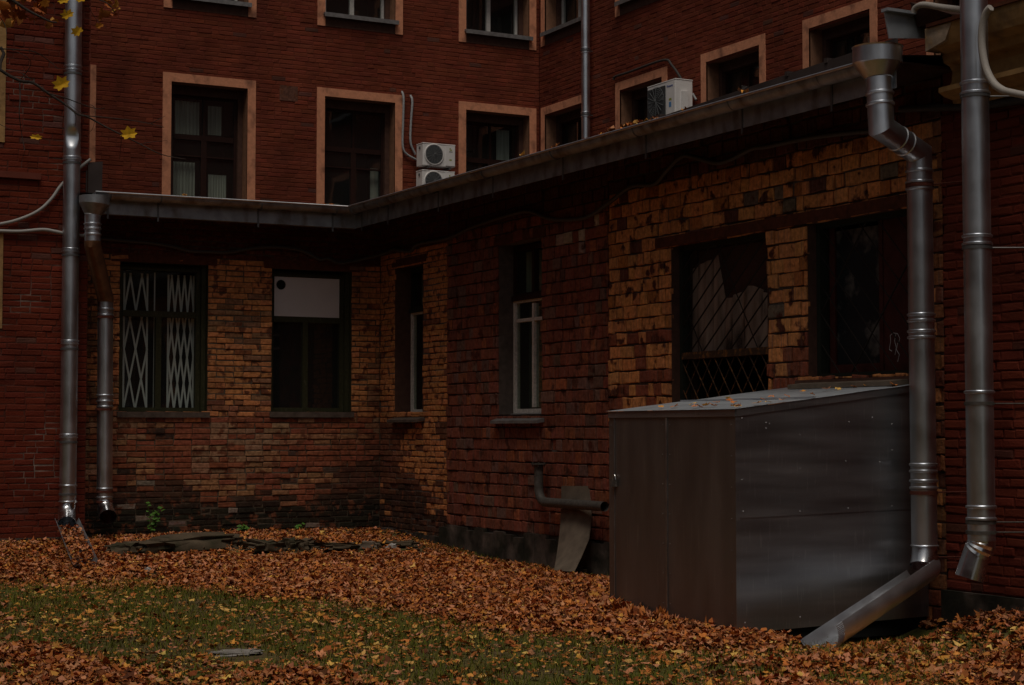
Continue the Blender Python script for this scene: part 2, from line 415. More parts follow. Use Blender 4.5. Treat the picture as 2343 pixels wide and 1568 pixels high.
def main_window(ax, pl, oa0, oa1, oz0, oz1, bw=.15, r=.30, upper=False, curtain_and_reflection=None, sidebar=True, label=None, open_right=False):
    """outer edges of the plaster surround; the opening is bw inside."""
    a0,a1,z0,z1 = oa0+bw, oa1-bw, oz0+(.22 if upper else 0), oz1-bw
    H = z1-z0
    mid = (a0+a1)/2; tr = z0+H*.68
    fa0, fa1 = a0+.09, a1-.09; zt_ = z1-(.05 if upper else .15); tr = z0+H*.62
    vert = [(mid,.05,z0+.06,tr),(mid,.018,tr,zt_-.05)]; hor = [(tr,.045,fa0+.06,fa1-.06)]
    if upper: fm = M['frame_white']; vert = [(mid-.04,.04,z0+.06,zt_-.05)]
    else:
        fm = M['frame_brown']; hor.append((z0+H*.48,.014,fa0+.06,fa1-.06))
    W = sash(ax,pl,fa0,fa1,z0+.02,zt_,r,fm,main,.05,vert,hor, label=label)
    b = MB()
    pr = .022
    b.wbox(ax,pl,oa0,a0,-.01,pr,oz0,oz1); b.wbox(ax,pl,a1,oa1,-.01,pr,oz0,oz1); b.wbox(ax,pl,a0,a1,-.01,pr-.002,z1,oz1)
    b.build('surround', M['surround'], W)
    reveal(ax,pl,a0,a1,z0,z1,r+.07,W,M['reveal'],.018)
    # inner step round the sash
    b = MB(); s = .05
    b.wbox(ax,pl,a0+.003,fa0,-r-.02,-r+.07,z0,z1); b.wbox(ax,pl,fa1,a1-.003,-r-.02,-r+.07,z0,z1); b.wbox(ax,pl,fa0,fa1,-r-.02,-r+.07,zt_-.01,z1-.003)
    b.build('inner_frame', M['apron'], W)
    room(ax,pl,a0,a1,z0,z1,r+.07,W)
    if upper:
        b = MB(); b.wbox(ax,pl,a0-.04,a1+.04,-r,.10,z0-.02,z0+.015); b.wbox(ax,pl,a0-.04,a1+.04,.085,.10,z0-.06,z0-.02)
        b.build('sill', M['sill'], W)
        b = MB(); b.wbox(ax,pl,a0,a1,-.01,.012,oz0,z0-.02); b.build('sill_apron', M['apron'], W)
    if curtain_and_reflection:
        hw = (fa1-fa0)/2
        for f0,f1,g0,g1 in curtain_and_reflection: reflection_panel(ax,pl,fa0+.05+f0*2*hw,fa0+f1*2*hw,z0+g0*H,z0+g1*H,-r-.12,W)
    return (a0,a1,z0,z1)

back_holes, wing_holes = [], []
zt_low = on_y(372,165,YM).z
zb_up = on_y(372,17,YM).z
ZLOW = 5.15
specs = []
for (ul, ur) in ((372,584.5),(724.5,920),(1048.5,1225.5)):
    x0, x1 = on_y(ul,200,YM).x, on_y(ur,200,YM).x
    specs.append((x0,x1))
stp = specs[1][0]-specs[0][0]
specs.insert(0, (specs[0][0]-stp, specs[0][1]-stp))
nm = ['', 'first', 'second', 'third']
for i,(x0,x1) in enumerate(specs):
    back_holes.append(main_window('y',YM,x0,x1,ZLOW,zt_low, curtain_and_reflection={1:((.03,.40,.05,.44),(.56,.88,.05,.36),(.05,.46,.64,.9),(.55,.8,.66,.88)),2:((.78,.96,.05,.5),(.05,.32,.05,.2)),3:((.62,.9,.1,.9),)}.get(i)))  # pale panels stand for shapes reflected in these panes
    if i: back_holes.append(main_window('y',YM,x0,x1,zb_up,zb_up+2.6, upper=True))
# wing windows: outer left / right columns at given picture points
def wy(u): return on_x(u,100,XM).y
zt_w = on_x(1605,125,XM).z
zt_w = (on_x(1409,193,XM).z + zt_w + on_x(1851,43,XM).z)/3
zb_w = on_x(1408,41,XM).z
wl = [(1239,1335),(1409,1526.5),(1604.7,1751.6),(1838,2008),(2121,2290)]
for i,(ul,ur) in enumerate(wl):
    y1, y0 = wy(ul), wy(ur)
    if i == 0: y0 = y1-1.75
    if i == 4: y0 = y1-1.5
    wing_holes.append(main_window('x',XM,y0,y1,ZLOW,zt_w,curtain_and_reflection=((.05,.4,.05,.9),)))  # pale strip drawn in as a reflection in the wing panes
    wing_holes.append(main_window('x',XM,y0,y1,zb_w,zb_w+2.6, upper=True))
X0M = 2.5
bl = [.25,.25,.25,.13]
backing('y',YM,X0M,XM,4.4,9.9,back_holes,M['mortar_paint'],main,'back_wall_joints')
o = bricks('y',YM,X0M,XM,4.4,9.9,back_holes,.078,bl,.007,.005,red_col,M['painted'],main,.0045,.0022,'back_wall',.02)
backing('x',XM,9.0,YM-.012,4.4,9.9,wing_holes,M['mortar_paint'],main,'wing_wall_joints')
o = bricks('x',XM,9.0,YM-.012,4.4,9.9,wing_holes,.078,bl,.007,.005,red_col,M['painted'],main,.0045,.0022,'wing_wall',.02)
b = MB(); b.box(X0M,XM+8,YM,YM+.3,9.9,15); b.box(XM,XM+.3,-18,YM,9.9,15); b.box(XM,XM+.3,-18,9.0,4.4,9.9)
b.box(X0M,XM+8,YM+4.5,YM+4.8,0,15); b.box(XM+4.5,XM+4.8,-18,YM+4.5,0,15); b.box(X0M,XM+4.8,YM-.05,YM+4.8,15,15.3); b.box(XM-.05,XM+4.8,-18,YM-.05,15,15.3)
b.build('upper_storey', M['plain_red'], main)
b = MB(); pc = on_y(660,215,YM)
b.wbox('y',YM,pc.x-.17,pc.x+.17,.0,.012,pc.z-.13,pc.z+.14); b.build('bare_brick_patch', M['brick'], main)
mm = bpy.data.objects['bare_brick_patch']
at_ = mm.data.attributes.new('Col','FLOAT_COLOR','FACE')
for d_ in at_.data: d_.color = (.16,.07,.05,1)

# projecting left wing
lw = empty('side_wing', (5.8, YL, 0), 'dark red brick wing at the left edge behind the tallest left downpipe', 'building')
LX1 = on_y(205,300,YL).x
lholes = []
x_edge = on_y(12,200,YL).x
b1 = on_y(5,326,YL).z; b2 = on_y(5,535,YL).z; b3 = on_y(5,725,YL).z
lholes = [(x_edge-1.5, x_edge-.15, b1+.1, b1+2.3), (x_edge-1.5, x_edge-.15, b3, b2-.15)]
ledge_z = on_y(40,400,YL).z
def lw_col(a, z):
    k = .8+.35*vnoise(a,z,.9,21)
    if rnd.random() < .03: return cj((.11,.045,.035))
    return cj((.115*k,.022*k,.012*k),.12,.06)
backing('y',YL,1.2,LX1,-.2,10,lholes,mat('mortar_wing',(.075,.022,.014),.95,nscale=12,namp=.5,c2=(.20,.15,.125),c2scale=.9,c2lo=.55,c2hi=.66),lw,'wall_joints')
bricks('y',YL,1.2,LX1,.06,10,lholes,.077,bl,.010,.006,lw_col,M['painted'],lw,.005,.003,'wall',.04)
b = MB(); b.box(-16,1.2,YL,YL+.3,-.3,12); b.box(LX1-.02,LX1,YL-.004,YL+7,4.0,12); b.box(-16,LX1,YL+6.7,YL+7,0,12); b.box(-16,LX1,YL-.1,YL+7,12,12.3); b.box(1.2,LX1,YL+.02,YL+.3,10,12)
b.build('outer_shell', M['plain_red'], lw)
b = MB(); pz = on_y(70,1231,YL).z
b.box(1.2,LX1-.3,YL-.06,YL+.01,-.3,pz); b.build('plinth', M['footing'], lw)
b = MB(); b.box(1.2,on_y(92,400,YL).x,YL-.05,YL+.01,ledge_z-.05,ledge_z+.03); b.build('ledge', M['plain_red'], lw)
for (a0,a1,z0,z1) in lholes:
    W = sash('y',YL,a0,a1,z0,z1,.2,M['frame_brown'],lw,.06,[((a0+a1)/2,.04,z0,z1)])
    b = MB(); zz = b1 if z0 > 3 else z0-.15
    b.wbox('y',YL,a1,x_edge,-.01,.02,zz,z1+.15); b.wbox('y',YL,a0,a1,-.01,.018,z1,z1+.15); b.build('surround', M['ochre'], W)
    reveal('y',YL,a0,a1,z0,z1,.26,W,M['reveal']); room('y',YL,a0,a1,z0,z1,.26,W)

# ------------------------------------------------------------------ annex
annex = empty('annex', (XR, YB, 0), 'low single storey annex of patched tan and red bare brick under the long metal gutter', 'building')
# --- left wall (faces the viewer)
def ox(u): return on_y(u,800,YB).x
def oz(u,v): return on_y(u,v,YB).z
AX0 = LX1-.0
w1 = (ox(273), ox(474), oz(370,947), oz(370,603)); w2 = (ox(621), ox(803), oz(700,947), oz(700,618))
holesA = [w1, w2]
zb_red, zb_mix, zb_dark = oz(545,595), oz(545,958), oz(545,1135)
def annexA(a, z):
    n = vnoise(a,z,1.7,31); n2 = vnoise(a,z,5,33)
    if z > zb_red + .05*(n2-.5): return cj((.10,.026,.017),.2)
    if z > zb_mix + .15*(n-.5):
        if z < zb_mix+.28 and rnd.random() < .45: return cj((.26,.10,.055),.3)
        r = rnd.random()
        if n > .62 and r < .5: return cj((.25,.125,.065),.2)
        if r < .05 or (vnoise(a,z,1.3,39) > .72 and r < .6): return cj((.27,.105,.045),.2)
        return cj((.50,.20,.078),.10)
    if z > zb_dark + .06 + .55*(n-.5) + rnd.uniform(-.12,.12) + max(0,a-8.9)*.5:
        r = rnd.random()
        if n > .58 and r < .55: return cj((.28,.15,.085),.2)
        if r < .05: return cj((.07,.04,.03),.3)
        m_ = vnoise(a,z*1.6,2.3,37)
        if m_ > .6 and r < .7: return cj((.29,.135,.066),.13)
        return cj((.24,.075,.04),.14)
    k = min(1,max(0,(zb_dark+.2-z)/.38)); r = rnd.random()
    c = (.10-.075*k,.042-.021*k,.028-.013*k)
    if r < .04: c = (.20,.15,.12)
    return cj(c,.25)
backing('y',YB,AX0,XR,-.3,EAVE,holesA,M['mortar_tan'],annex,'wall_joints')
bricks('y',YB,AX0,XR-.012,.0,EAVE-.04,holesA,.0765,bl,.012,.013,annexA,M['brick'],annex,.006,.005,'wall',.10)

# --- right wall (runs toward the viewer)
def oy(u): return on_x(u,800,XR).y
def oxz(u,v): return on_x(u,v,XR).z
Y_T, Y_R = oy(1026), oy(1396); Y_E = oy(2167)
w3 = (oy(968.5), oy(905), oxz(940,948), oxz(940,605)); w4 = (oy(1243), oy(1143), oxz(1210,948), oxz(1190,552))
LZ = oxz(1534,564); w5 = (oy(1760), oy(1540), 1.25, LZ); w6 = (11.5, oy(1853), oxz(1855,868), LZ)
holesB = [w3,w4,w5,w6]
def annexT(a, z):
    n = vnoise(a,z,1.7,41)
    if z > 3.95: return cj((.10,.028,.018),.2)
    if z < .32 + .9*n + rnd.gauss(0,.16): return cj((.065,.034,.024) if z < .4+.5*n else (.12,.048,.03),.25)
    if z < 1.6 and n > .45: return cj((.15,.06,.035),.3)
    r = rnd.random()
    if r < .08: return cj((.20,.08,.045),.2)
    return cj((.48,.19,.072),.12)
def annexR(a, z):
    n = vnoise(a,z,1.3,51); r = rnd.random()
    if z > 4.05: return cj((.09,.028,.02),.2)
    if z > 3.55 and a < 17.95 and r < .2: return cj((.40,.29,.22),.2)
    if z < .25: return cj((.11,.055,.04),.25)
    if r < .15: return cj((.15,.075,.057),.25)
    if r < .27: return cj((.26,.082,.038),.18)
    return cj((.20-.03*n,.057,.035),.2)
def annexY(a, z):
    n = vnoise(a,z,1.1,61); r = rnd.random()
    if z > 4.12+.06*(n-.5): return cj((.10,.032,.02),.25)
    if a < 11.25: return cj((.26,.105,.045) if r > .25 else (.15,.05,.03),.2)
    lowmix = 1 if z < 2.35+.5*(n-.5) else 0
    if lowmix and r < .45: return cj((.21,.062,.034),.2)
    if r < .025: return cj((.16,.12,.09),.2)
    if r < .07: return cj((.12,.042,.026),.2)
    if r < .17: return cj((.38,.14,.042),.2)
    return cj((.56,.228,.082),.12)
backing('x',XR,Y_E-.02,YB,-.3,EAVE,holesB,M['mortar_red'],annex,'wall_joints')
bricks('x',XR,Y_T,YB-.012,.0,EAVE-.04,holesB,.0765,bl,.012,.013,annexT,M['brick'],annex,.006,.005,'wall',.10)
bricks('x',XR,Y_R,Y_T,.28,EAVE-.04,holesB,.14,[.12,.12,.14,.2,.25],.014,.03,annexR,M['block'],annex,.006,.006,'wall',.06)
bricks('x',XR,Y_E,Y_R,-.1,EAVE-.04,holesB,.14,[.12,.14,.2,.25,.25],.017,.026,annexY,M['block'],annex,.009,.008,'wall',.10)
# footing
b = MB()
for k in range(24):
    y0 = Y_R-.2 + k*(YB-Y_R+.0)/24; y1 = y0+(YB-Y_R)/24
    t = .05+.03*rnd.random(); h = .22+.07*rnd.random()
    b.wbox('x',XR,y0,y1-.004,0,t,-.3,h if y0 < Y_T else .1+.05*rnd.random())
b.build('footing', M['footing'], annex)
b = MB(); b.wbox('y',YB,AX0,XR-.08,0,.06,-.3,.10); b.build('footing', M['footing'], annex)
# shell: roof, soffit, back
EX, EY = XR-.68, YB-.68
LIPX, LIPY = XR-.84, YB-.84
b = MB(); sl = .10
rz = lambda x,y: EAVE+.02+sl*max(x-EX, y-EY)
def rp(x,y): return (x,y,rz(x,y))
C0 = (EX,EY); V1 = (XM, EY+(XM-EX))
b.add([rp(AX0-.15,EY),rp(*C0),rp(*V1),rp(XM,YM),rp(AX0-.15,YM)], [(0,1,2,3,4)])
b.add([rp(*C0),rp(EX,Y_E-.25),rp(XM,Y_E-.25),rp(*V1)], [(0,1,2,3)])
# folded upstand along the near end of the eave
b.hexa([(EX-.03,Y_E-.22,EAVE),(EX,Y_E-.22,EAVE),(EX,16.2,EAVE),(EX-.03,16.2,EAVE),(EX-.03,Y_E-.22,EAVE+.16),(EX,Y_E-.22,EAVE+.16),(EX,16.2,EAVE+.03),(EX-.03,16.2,EAVE+.03)])
for yy in (15.2,14.35,12.3,11.75):
    zz_ = EAVE+.03+.13*(16.2-yy)/5.2; b.box(EX-.04,EX+.25,yy-.02,yy+.02,zz_-.02,zz_+.022)
rf = b.build('roof', M['roof'], annex)
b = MB()
b.box(AX0,XR,EY+.01,YB,EAVE-.035,EAVE-.015); b.box(EX+.01,XR,Y_E-.2,EY+.01,EAVE-.035,EAVE-.015)
b.build('soffit', M['soffit'], annex)
# gutter: fascia apron + half round trough + hooks
def gutter(name_parent):
    b = MB(); zb = EAVE-.24
    b.box(AX0-.05,EX,EY-.012,EY,zb,EAVE+.01); b.box(EX-.012,EX,Y_E-.2,EY-.012,zb-.0,EAVE+.01)
    b.quad((AX0-.05,EY-.013,zb),(EX,EY-.013,zb),(EX,EY+.05,zb-.006),(AX0-.05,EY+.05,zb-.006))
    f = b.build('fascia', M['gutter'], name_parent)
    # trough swept along the L
    n = 12; prof = []
    for k in range(n+1):
        a = math.pi*k/n; prof.append((.085-.08*math.cos(a)-.0, -.085*math.sin(a)))   # d outward from fascia, z
    b = MB()
    xl, xr_ = LX1-.05, Y_E-.12
    def P(d,z,t):
        if t == 0: return (xl, EY-.012-d, EAVE+.01+z)
        if t == 1: return (EX-.012-d, EY-.012-d, EAVE+.03+z)
        return (EX-.012-d, xr_, EAVE-.01+z)
    for t in (0,1):
        for k in range(n):
            (d0,z0),(d1,z1) = prof[k],prof[k+1]
            q = [P(d0,z0,t),P(d0,z0,t+1),P(d1,z1,t+1),P(d1,z1,t)]
            b.quad(*q)
    for t in (0,2):
        for k in range(n): b.add([P(.085,0,t),P(*prof[k],t),P(*prof[k+1],t)],[(0,1,2)])
    g = b.build('gutter', M['gutter'], name_parent, smooth=True, ang=60)
    b = MB(); b.tube([P(.168,.004,0),P(.168,.004,1),P(.168,.004,2)], .014, 8); b.build('rolled_lip', M['gutter_lip'], g, smooth=True, ang=50)
    hooks = [('y',on_y(u,470,EY).x) for u in (246,361,590,760)] + [('x',on_x(u,v,EX).y) for u,v in ((830,500),(890,480),(1005,470),(1130,440),(1290,390),(1480,330),(1700,250),(1905,190))]
    for ax,a in hooks:
        b = MB(); pl_ = EY if ax == 'y' else EX
        b.wbox(ax,pl_,a-.012,a+.012,.013,.02,EAVE-.30,EAVE-.05)
        pr = [wp(ax,pl_,a,.014+d,EAVE+.008+z) for d,z in [(.0,-.06)]+[(d,z-.006) for d,z in prof[3:]]]
        b.tube(pr,.008,5); b.build('gutter_hook', M['clamp'], g)
    return g
gutter(annex)
# lintel
b = MB(); l0, l1 = oy(2085), oy(1507)
b.wbox('x',XR,l0,l1,.0,.045,LZ-.005,LZ+.10); b.wbox('x',XR,l0,l1,-.16,.0,LZ-.003,LZ+.012); b.build('lintel', M['lintel'], annex)
for (a0,a1) in ((w1[0]-.12,w1[1]+.12),(w2[0]-.12,w2[1]+.12)):
    b = MB(); b.wbox('y',YB,a0,a1,.0,.02,w1[3],w1[3]+.12); b.build('lintel', M['lintel'], annex)
b = MB(); b.wbox('x',XR,w4[0]-.1,w4[1]+.1,0,.036,w4[3],w4[3]+.1); b.build('lintel', M['lintel'], annex)
b = MB(); b.wbox('x',XR,w3[0]-.1,w3[1]+.1,0,.02,w3[3],w3[3]+.1); b.build('lintel', M['lintel'], annex)

# --- left wall windows
r1 = .14
def lattice(ax,pl,a0,a1,z0,z1,d,parent,cells,period):
    b = MB(); W_ = (a1-a0)/cells; nrow = (z1-z0)/period
    th = .0125
    for k in range(cells+1):
        pass
    for k in range(-0, cells):
        x0 = a0+W_*k; xm = x0+W_/2; x1_ = x0+W_; z = z0; flip = 0
        while z < z1-.01:
            zz = min(z+period/2, z1); f = (zz-z)/(period/2)
            if flip == 0: segs = [(x0,z,x0+W_/2*f,zz),(x1_,z,x1_-W_/2*f,zz)]
            else: segs = [(xm,z,xm-W_/2*f,zz),(xm,z,xm+W_/2*f,zz)]
            for i,(p,q,r_,s) in enumerate(segs):
                dd = d+.006*((i+flip)%2)
                b.hexa([wp(ax,pl,p-th,dd,q),wp(ax,pl,p+th,dd,q),wp(ax,pl,p+th,dd+.004,q),wp(ax,pl,p-th,dd+.004,q),
                        wp(ax,pl,r_-th,dd,s),wp(ax,pl,r_+th,dd,s),wp(ax,pl,r_+th,dd+.004,s),wp(ax,pl,r_-th,dd+.004,s)])
            z = zz; flip ^= 1
    for a in (a0,a1): b.wbox(ax,pl,a-.012,a+.012,d-.012,d-.002,z0,z1)
    return b.build('folding_grille', M['grille_white'], parent)
def annex_left_window(w, vx, tr, label, fm):
    a0,a1,z0,z1 = w; f1 = a1-.06
    W = sash('y',YB,a0+.02,f1,z0+.03,z1-.02,r1,fm,annex,.055,[(vx,.038,z0+.06,tr-.03)],[(tr,.04,a0+.08,f1-.06)],.08,label=label)
    reveal('y',YB,a0,a1,z0,z1,r1+.09,W,M['frame_green'],.008); room('y',YB,a0,a1,z0,z1,r1+.09,W)
    b = MB(); b.wbox('y',YB,f1,a1-.002,-r1-.05,-r1+.06,z0+.03,z1-.004); b.wbox('y',YB,a0+.03,f1-.01,-r1+.002,-r1+.03,z1-.09,z1-.05)
    b.build('frame_moulding', fm, W)
    b = MB(); b.wbox('y',YB,a0-.03,a1+.03,-r1-.05,.05,z0-.05,z0+.025); b.build('sill', M['sill_dark'], W)
    return W
YG = YB+r1
tr1 = on_y(360,719,YG).z
W1 = annex_left_window(w1, on_y(362,850,YG).x, tr1, 'green framed window with a white folding grille behind its glass', M['frame_green'])
gd = -r1-.16
def gx_(u): return on_y(u,800,YB-gd).x
for (ua,ub,c,pz) in ((283,336,2,.62),(384,442,4,.62)):
    lattice('y',YB,gx_(ua),gx_(ub),w1[2]+.06,tr1-.03,gd,W1,c,(tr1-w1[2]-.09)/1.55 if c==2 else (tr1-w1[2])/1.9)
    lattice('y',YB,gx_(ua),gx_(ub),tr1+.04,w1[3]-.12,gd,W1,c,.95)
b = MB(); 
for u in (352,): b.wbox('y',YB,gx_(u)-.008,gx_(u)+.008,gd,gd+.01,w1[2]+.05,w1[3]-.1)
b.build('grille_post', M['grille_white'], W1)
tr2 = on_y(700,732,YG).z
W2 = annex_left_window(w2, on_y(698,850,YG).x, tr2, 'green framed window with a white board filling its upper light', M['frame_green'])
# white board with a round hole
q0, q1 = on_y(627,633,YG), on_y(775,728,YG)
b = MB(); n = 24; hx, hz, hr = on_y(642,652,YG).x, on_y(642,652,YG).z, .068
yb_ = YG-.012
rect = []
for k in range(n):
    a = 2*math.pi*k/n; c, s = math.cos(a), math.sin(a)
    tx = ((q1.x-hx)/c if c > 1e-6 else (q0.x-hx)/c if c < -1e-6 else 1e9)
    tz = ((q0.z-hz)/s if s > 1e-6 else (q1.z-hz)/s if s < -1e-6 else 1e9)
    t = min(tx,tz); rect.append((hx+c*t, yb_, hz+s*t))
circ = [(hx+hr*math.cos(2*math.pi*k/n), yb_, hz+hr*math.sin(2*math.pi*k/n)) for k in range(n)]
b.add(rect+circ, [(k,(k+1)%n,n+(k+1)%n,n+k) for k in range(n)])
for cx_,cz_ in ((q0.x,q0.z),(q1.x,q0.z),(q1.x,q1.z),(q0.x,q1.z)):
    ang = math.atan2(cz_-hz,cx_-hx)%(2*math.pi); k = int(ang/(2*math.pi)*n)
    b.add([rect[k],rect[(k+1)%n],(cx_,yb_,cz_)],[(0,1,2)])
bd = b.build('white_board', M['board_white'], W2)
b = MB(); b.tube([(hx,yb_-.004,hz),(hx,yb_+.012,hz)],hr+.004,24,False); b.add([(hx+hr*math.cos(2*math.pi*k/n),yb_+.02,hz+hr*math.sin(2*math.pi*k/n)) for k in range(n)],[tuple(range(n))]); b.build('hole_rim', M['black'], bd)

# --- right wall windows
def annex_right_window(w, r, fm, label, tr, lower_fm=None, sash_in=.03, mull=None, munt=None, sillm=None, rm=None, lowpane=M['pane']):
    a0,a1,z0,z1 = w
    W = sash('x',XR,a0+sash_in,a1-sash_in,tr,z1-.02,r,fm,annex,.06,[(mull,.03,tr+.05,z1-.06)] if mull else [],[],.07,label=label,pane=lowpane)
    lo = sash('x',XR,a0+sash_in,a1-sash_in,z0+.02,tr-.006,r,lower_fm or fm,W,.05,[(mull,.026,z0+.09,tr-.08)] if mull else [],[(munt,.02,a0+.09,a1-.09)] if munt else [],.07,name='lower_sash',pane=lowpane)
    b = MB(); b.wbox('x',XR,a0+sash_in,a1-sash_in,-r,-r+.03,tr-.03,tr+.03); b.build('transom', fm, W)
    reveal('x',XR,a0,a1,z0,z1,r+.08,W,rm or M['plaster'],.012); room('x',XR,a0,a1,z0,z1,r+.08,W)
    b = MB(); b.wbox('x',XR,a0+.06,a1-.06,-r-.2,-r-.19,z0+.06,tr-.1); b.build('curtain_and_reflection', M['green_cloth'], W)
    b = MB(); b.wbox('x',XR,a0+.06,a1-.06,-r-.16,-r-.15,tr+.04,z1-.08); b.build('curtain_and_reflection', M['curtain_and_reflection'], W)
    if sillm:
        b = MB(); b.hexa([wp('x',XR,a0-.06,.0,z0-.09),wp('x',XR,a1+.03,.0,z0-.09),wp('x',XR,a1+.03,.12,z0-.11),wp('x',XR,a0-.06,.12,z0-.11),
                          wp('x',XR,a0-.06,-r,z0+.02),wp('x',XR,a1+.03,-r,z0+.02),wp('x',XR,a1+.03,.12,z0-.075),wp('x',XR,a0-.06,.12,z0-.075)])
        b.build('sill', sillm, W)
    return W
tr3 = on_x(945,711,XR+.2).z
annex_right_window(w3,.22,M['frame_dark'],'narrow window beside the inner corner, half hidden in its reveal',tr3,M['frame_weathered'],.02,None,None,M['sill_dark'],M['apron'],M['pane_dirty'])
tr4 = on_x(1200,681,XR+.18).z
annex_right_window(w4,.19,M['frame_brown'],'weathered white casement in a grey plaster reveal',tr4,M['frame_weathered'],.0,on_x(1218,800,XR+.18).y,on_x(1195,733,XR+.18).z,M['sill'],M['plaster'],M['pane_dirty'])
# grilled windows
def grilled(w, label):
    a0,a1,z0,z1 = w
    b = MB(); r = .13; fw = .05
    b.wbox('x',XR,a0,a0+fw,-r-.05,-r+.05,z0,z1); b.wbox('x',XR,a1-fw,a1,-r-.05,-r+.05,z0,z1); b.wbox('x',XR,a0+fw,a1-fw,-r-.05,-r+.05,z1-fw,z1); b.wbox('x',XR,a0+fw,a1-fw,-r-.05,-r+.05,z0,z0+fw)
    W = b.build('window', M['frame_dark'], annex); W['label'] = label
    reveal('x',XR,a0,a1,z0,z1,.3,W,M['apron'],.02); room('x',XR,a0,a1,z0,z1,.3,W,1.2)
    return W
def diag(b, a0,a1,z0,z1, step, slope, d, r_):
    """bars in the rectangle; slope +1 rising with a, -1 falling."""
    H, L = z1-z0, a1-a0; run = H/abs(slope)
    k = a0-run
    while k < a1+run:
        p0, p1 = (k, z0), (k+run, z1)
        if slope < 0: p0, p1 = (k, z1), (k+run, z0)
        t0 = max(0, (a0-k)/run); t1 = min(1, (a1-k)/run)
        if t1 > t0+.02:
            f = lambda t: (p0[0]+(p1[0]-p0[0])*t, p0[1]+(p1[1]-p0[1])*t)
            A, B = f(t0), f(t1)
            b.tube([wp('x',XR,A[0],d,A[1]),wp('x',XR,B[0],d,B[1])], r_, 5)
        k += step
W5 = grilled(w5, 'boarded window with rusty diagonal bars and an open lattice below')
trz = oxz(1650,809)
b = MB(); b.wbox('x',XR,w5[0]+.05,w5[1]-.05,-.19,-.07,trz-.03,trz+.04); b.build('transom', M['grille_rust'], W5)
b = MB(); diag(b,w5[0]+.05,w5[1]-.05,trz+.04,w5[3]-.05,.24,-.8,-.09,.008); diag(b,w5[0]+.05,w5[1]-.05,trz+.04,w5[3]-.05,.95,1.6,-.105,.006); b.build('diagonal_bars', M['grille_dark'], W5)
b = MB(); diag(b,w5[0]+.05,w5[1]-.05,w5[2],trz-.03,.2,1.35,-.09,.007); diag(b,w5[0]+.05,w5[1]-.05,w5[2],trz-.03,.2,-1.35,-.105,.007); b.build('lattice_bars', M['grille_rust'], W5)
# crumpled sheets behind the bars
b = MB(); n = 22; span = w5[1]-w5[0]-.1
for k in range(n):
    t0,t1 = w5[0]+.05+span*k/n, w5[0]+.05+span*(k+1)/n
    top = lambda t: trz+.62+.05*math.sin(9*t) if t < w5[0]+1.05 else w5[3]-.12-.2*(t-w5[0]-1.05)
    f = lambda t: -.195-.02*math.sin(t*23)-.02*math.sin(t*51)
    b.quad(wp('x',XR,t0,f(t0),trz+.03),wp('x',XR,t1,f(t1),trz+.03),wp('x',XR,t1,f(t1)-.012,top(t1)),wp('x',XR,t0,f(t0)-.012,top(t0)))
b.build('crumpled_sheet', M['sheet_old'], W5, smooth=True, ang=60)
b = MB(); b.wbox('x',XR,w5[0]+.05,w5[1]-.05,-.31,-.295,trz,w5[3]-.05); b.build('backing_board', M['board_red'], W5)
pb = MB(); pb.quad(wp('x',XR,w5[0]+.05,-.15,trz+.04),wp('x',XR,w5[1]-.05,-.15,trz+.04),wp('x',XR,w5[1]-.05,-.15,w5[3]-.05),wp('x',XR,w5[0]+.05,-.15,w5[3]-.05)); pb.build('pane', M['pane_dusty'], W5)
W6 = grilled(w6, 'barred window with a dusty dark pane and a dark red board')
b = MB(); diag(b,w6[0]+.05,w6[1]-.05,w6[2]+.05,w6[3]-.05,.26,1.05,-.09,.006); diag(b,w6[0]+.05,w6[1]-.05,w6[2]+.05,w6[3]-.05,.9,-1.2,-.102,.008); b.build('diagonal_bars', M['grille_dark'], W6)
yb6 = on_x(2022,700,XR+.2).y
b = MB(); b.wbox('x',XR,w6[0]+.05,yb6,-.2,-.18,w6[2]+.05,w6[3]-.05); rb = b.build('red_board', M['board_red'], W6)
b = MB()
for path in ([(2034,800),(2037,780),(2036,768),(2043,762),(2053,764),(2058,775),(2056,782),(2059,790)],[(2049,765),(2046,780),(2050,795),(2047,812)],[(2053,785),(2050,800),(2057,812),(2053,828)],[(2034,800),(2040,804)]):
    b.tube([on_x(u,v,XR+.178) for u,v in path], .0035, 4)
b.build('chalk_scrawl', M['chalk'], rb)
dg = mat('dusty_pane', (.015,.018,.02), .25, nscale=3, namp=.2, c2=(.20,.175,.155), c2scale=3.4, c2lo=.54, c2hi=.74)
b = MB(); b.wbox('x',XR,yb6+.02,w6[1]-.10,-.23,-.215,w6[2]+.1,w6[3]-.08); b.build('pane', dg, W6)
b = MB(); b.wbox('x',XR,yb6-.02,yb6+.03,-.21,-.17,w6[2]+.05,w6[3]-.05); b.wbox('x',XR,w6[1]-.13,w6[1]-.05,-.21,-.19,w6[2]+.05,w6[3]-.05); b.wbox('x',XR,yb6+.03,w6[1]-.13,-.21,-.19,w6[2]+.05,w6[2]+.13); b.build('inner_frame', M['board_red'], W6)
b = MB(); b.wbox('x',XR,11.35,w6[1]+.05,-.1,.14,w6[2]-.06,w6[2]-.012); b.build('sill', M['apron'], W6)
# orange quoin edge and interior closing walls
b = MB(); b.box(XR+1.62,XR+1.66,Y_E,YB+1.5,-.3,EAVE-.2); b.box(AX0,XR+1.66,YB+1.5,YB+1.6,-.3,EAVE-.2); b.box(XR+.02,XM,Y_E-.02,Y_E,-.3,EAVE)
b.build('inner_wall', M['interior'], annex)

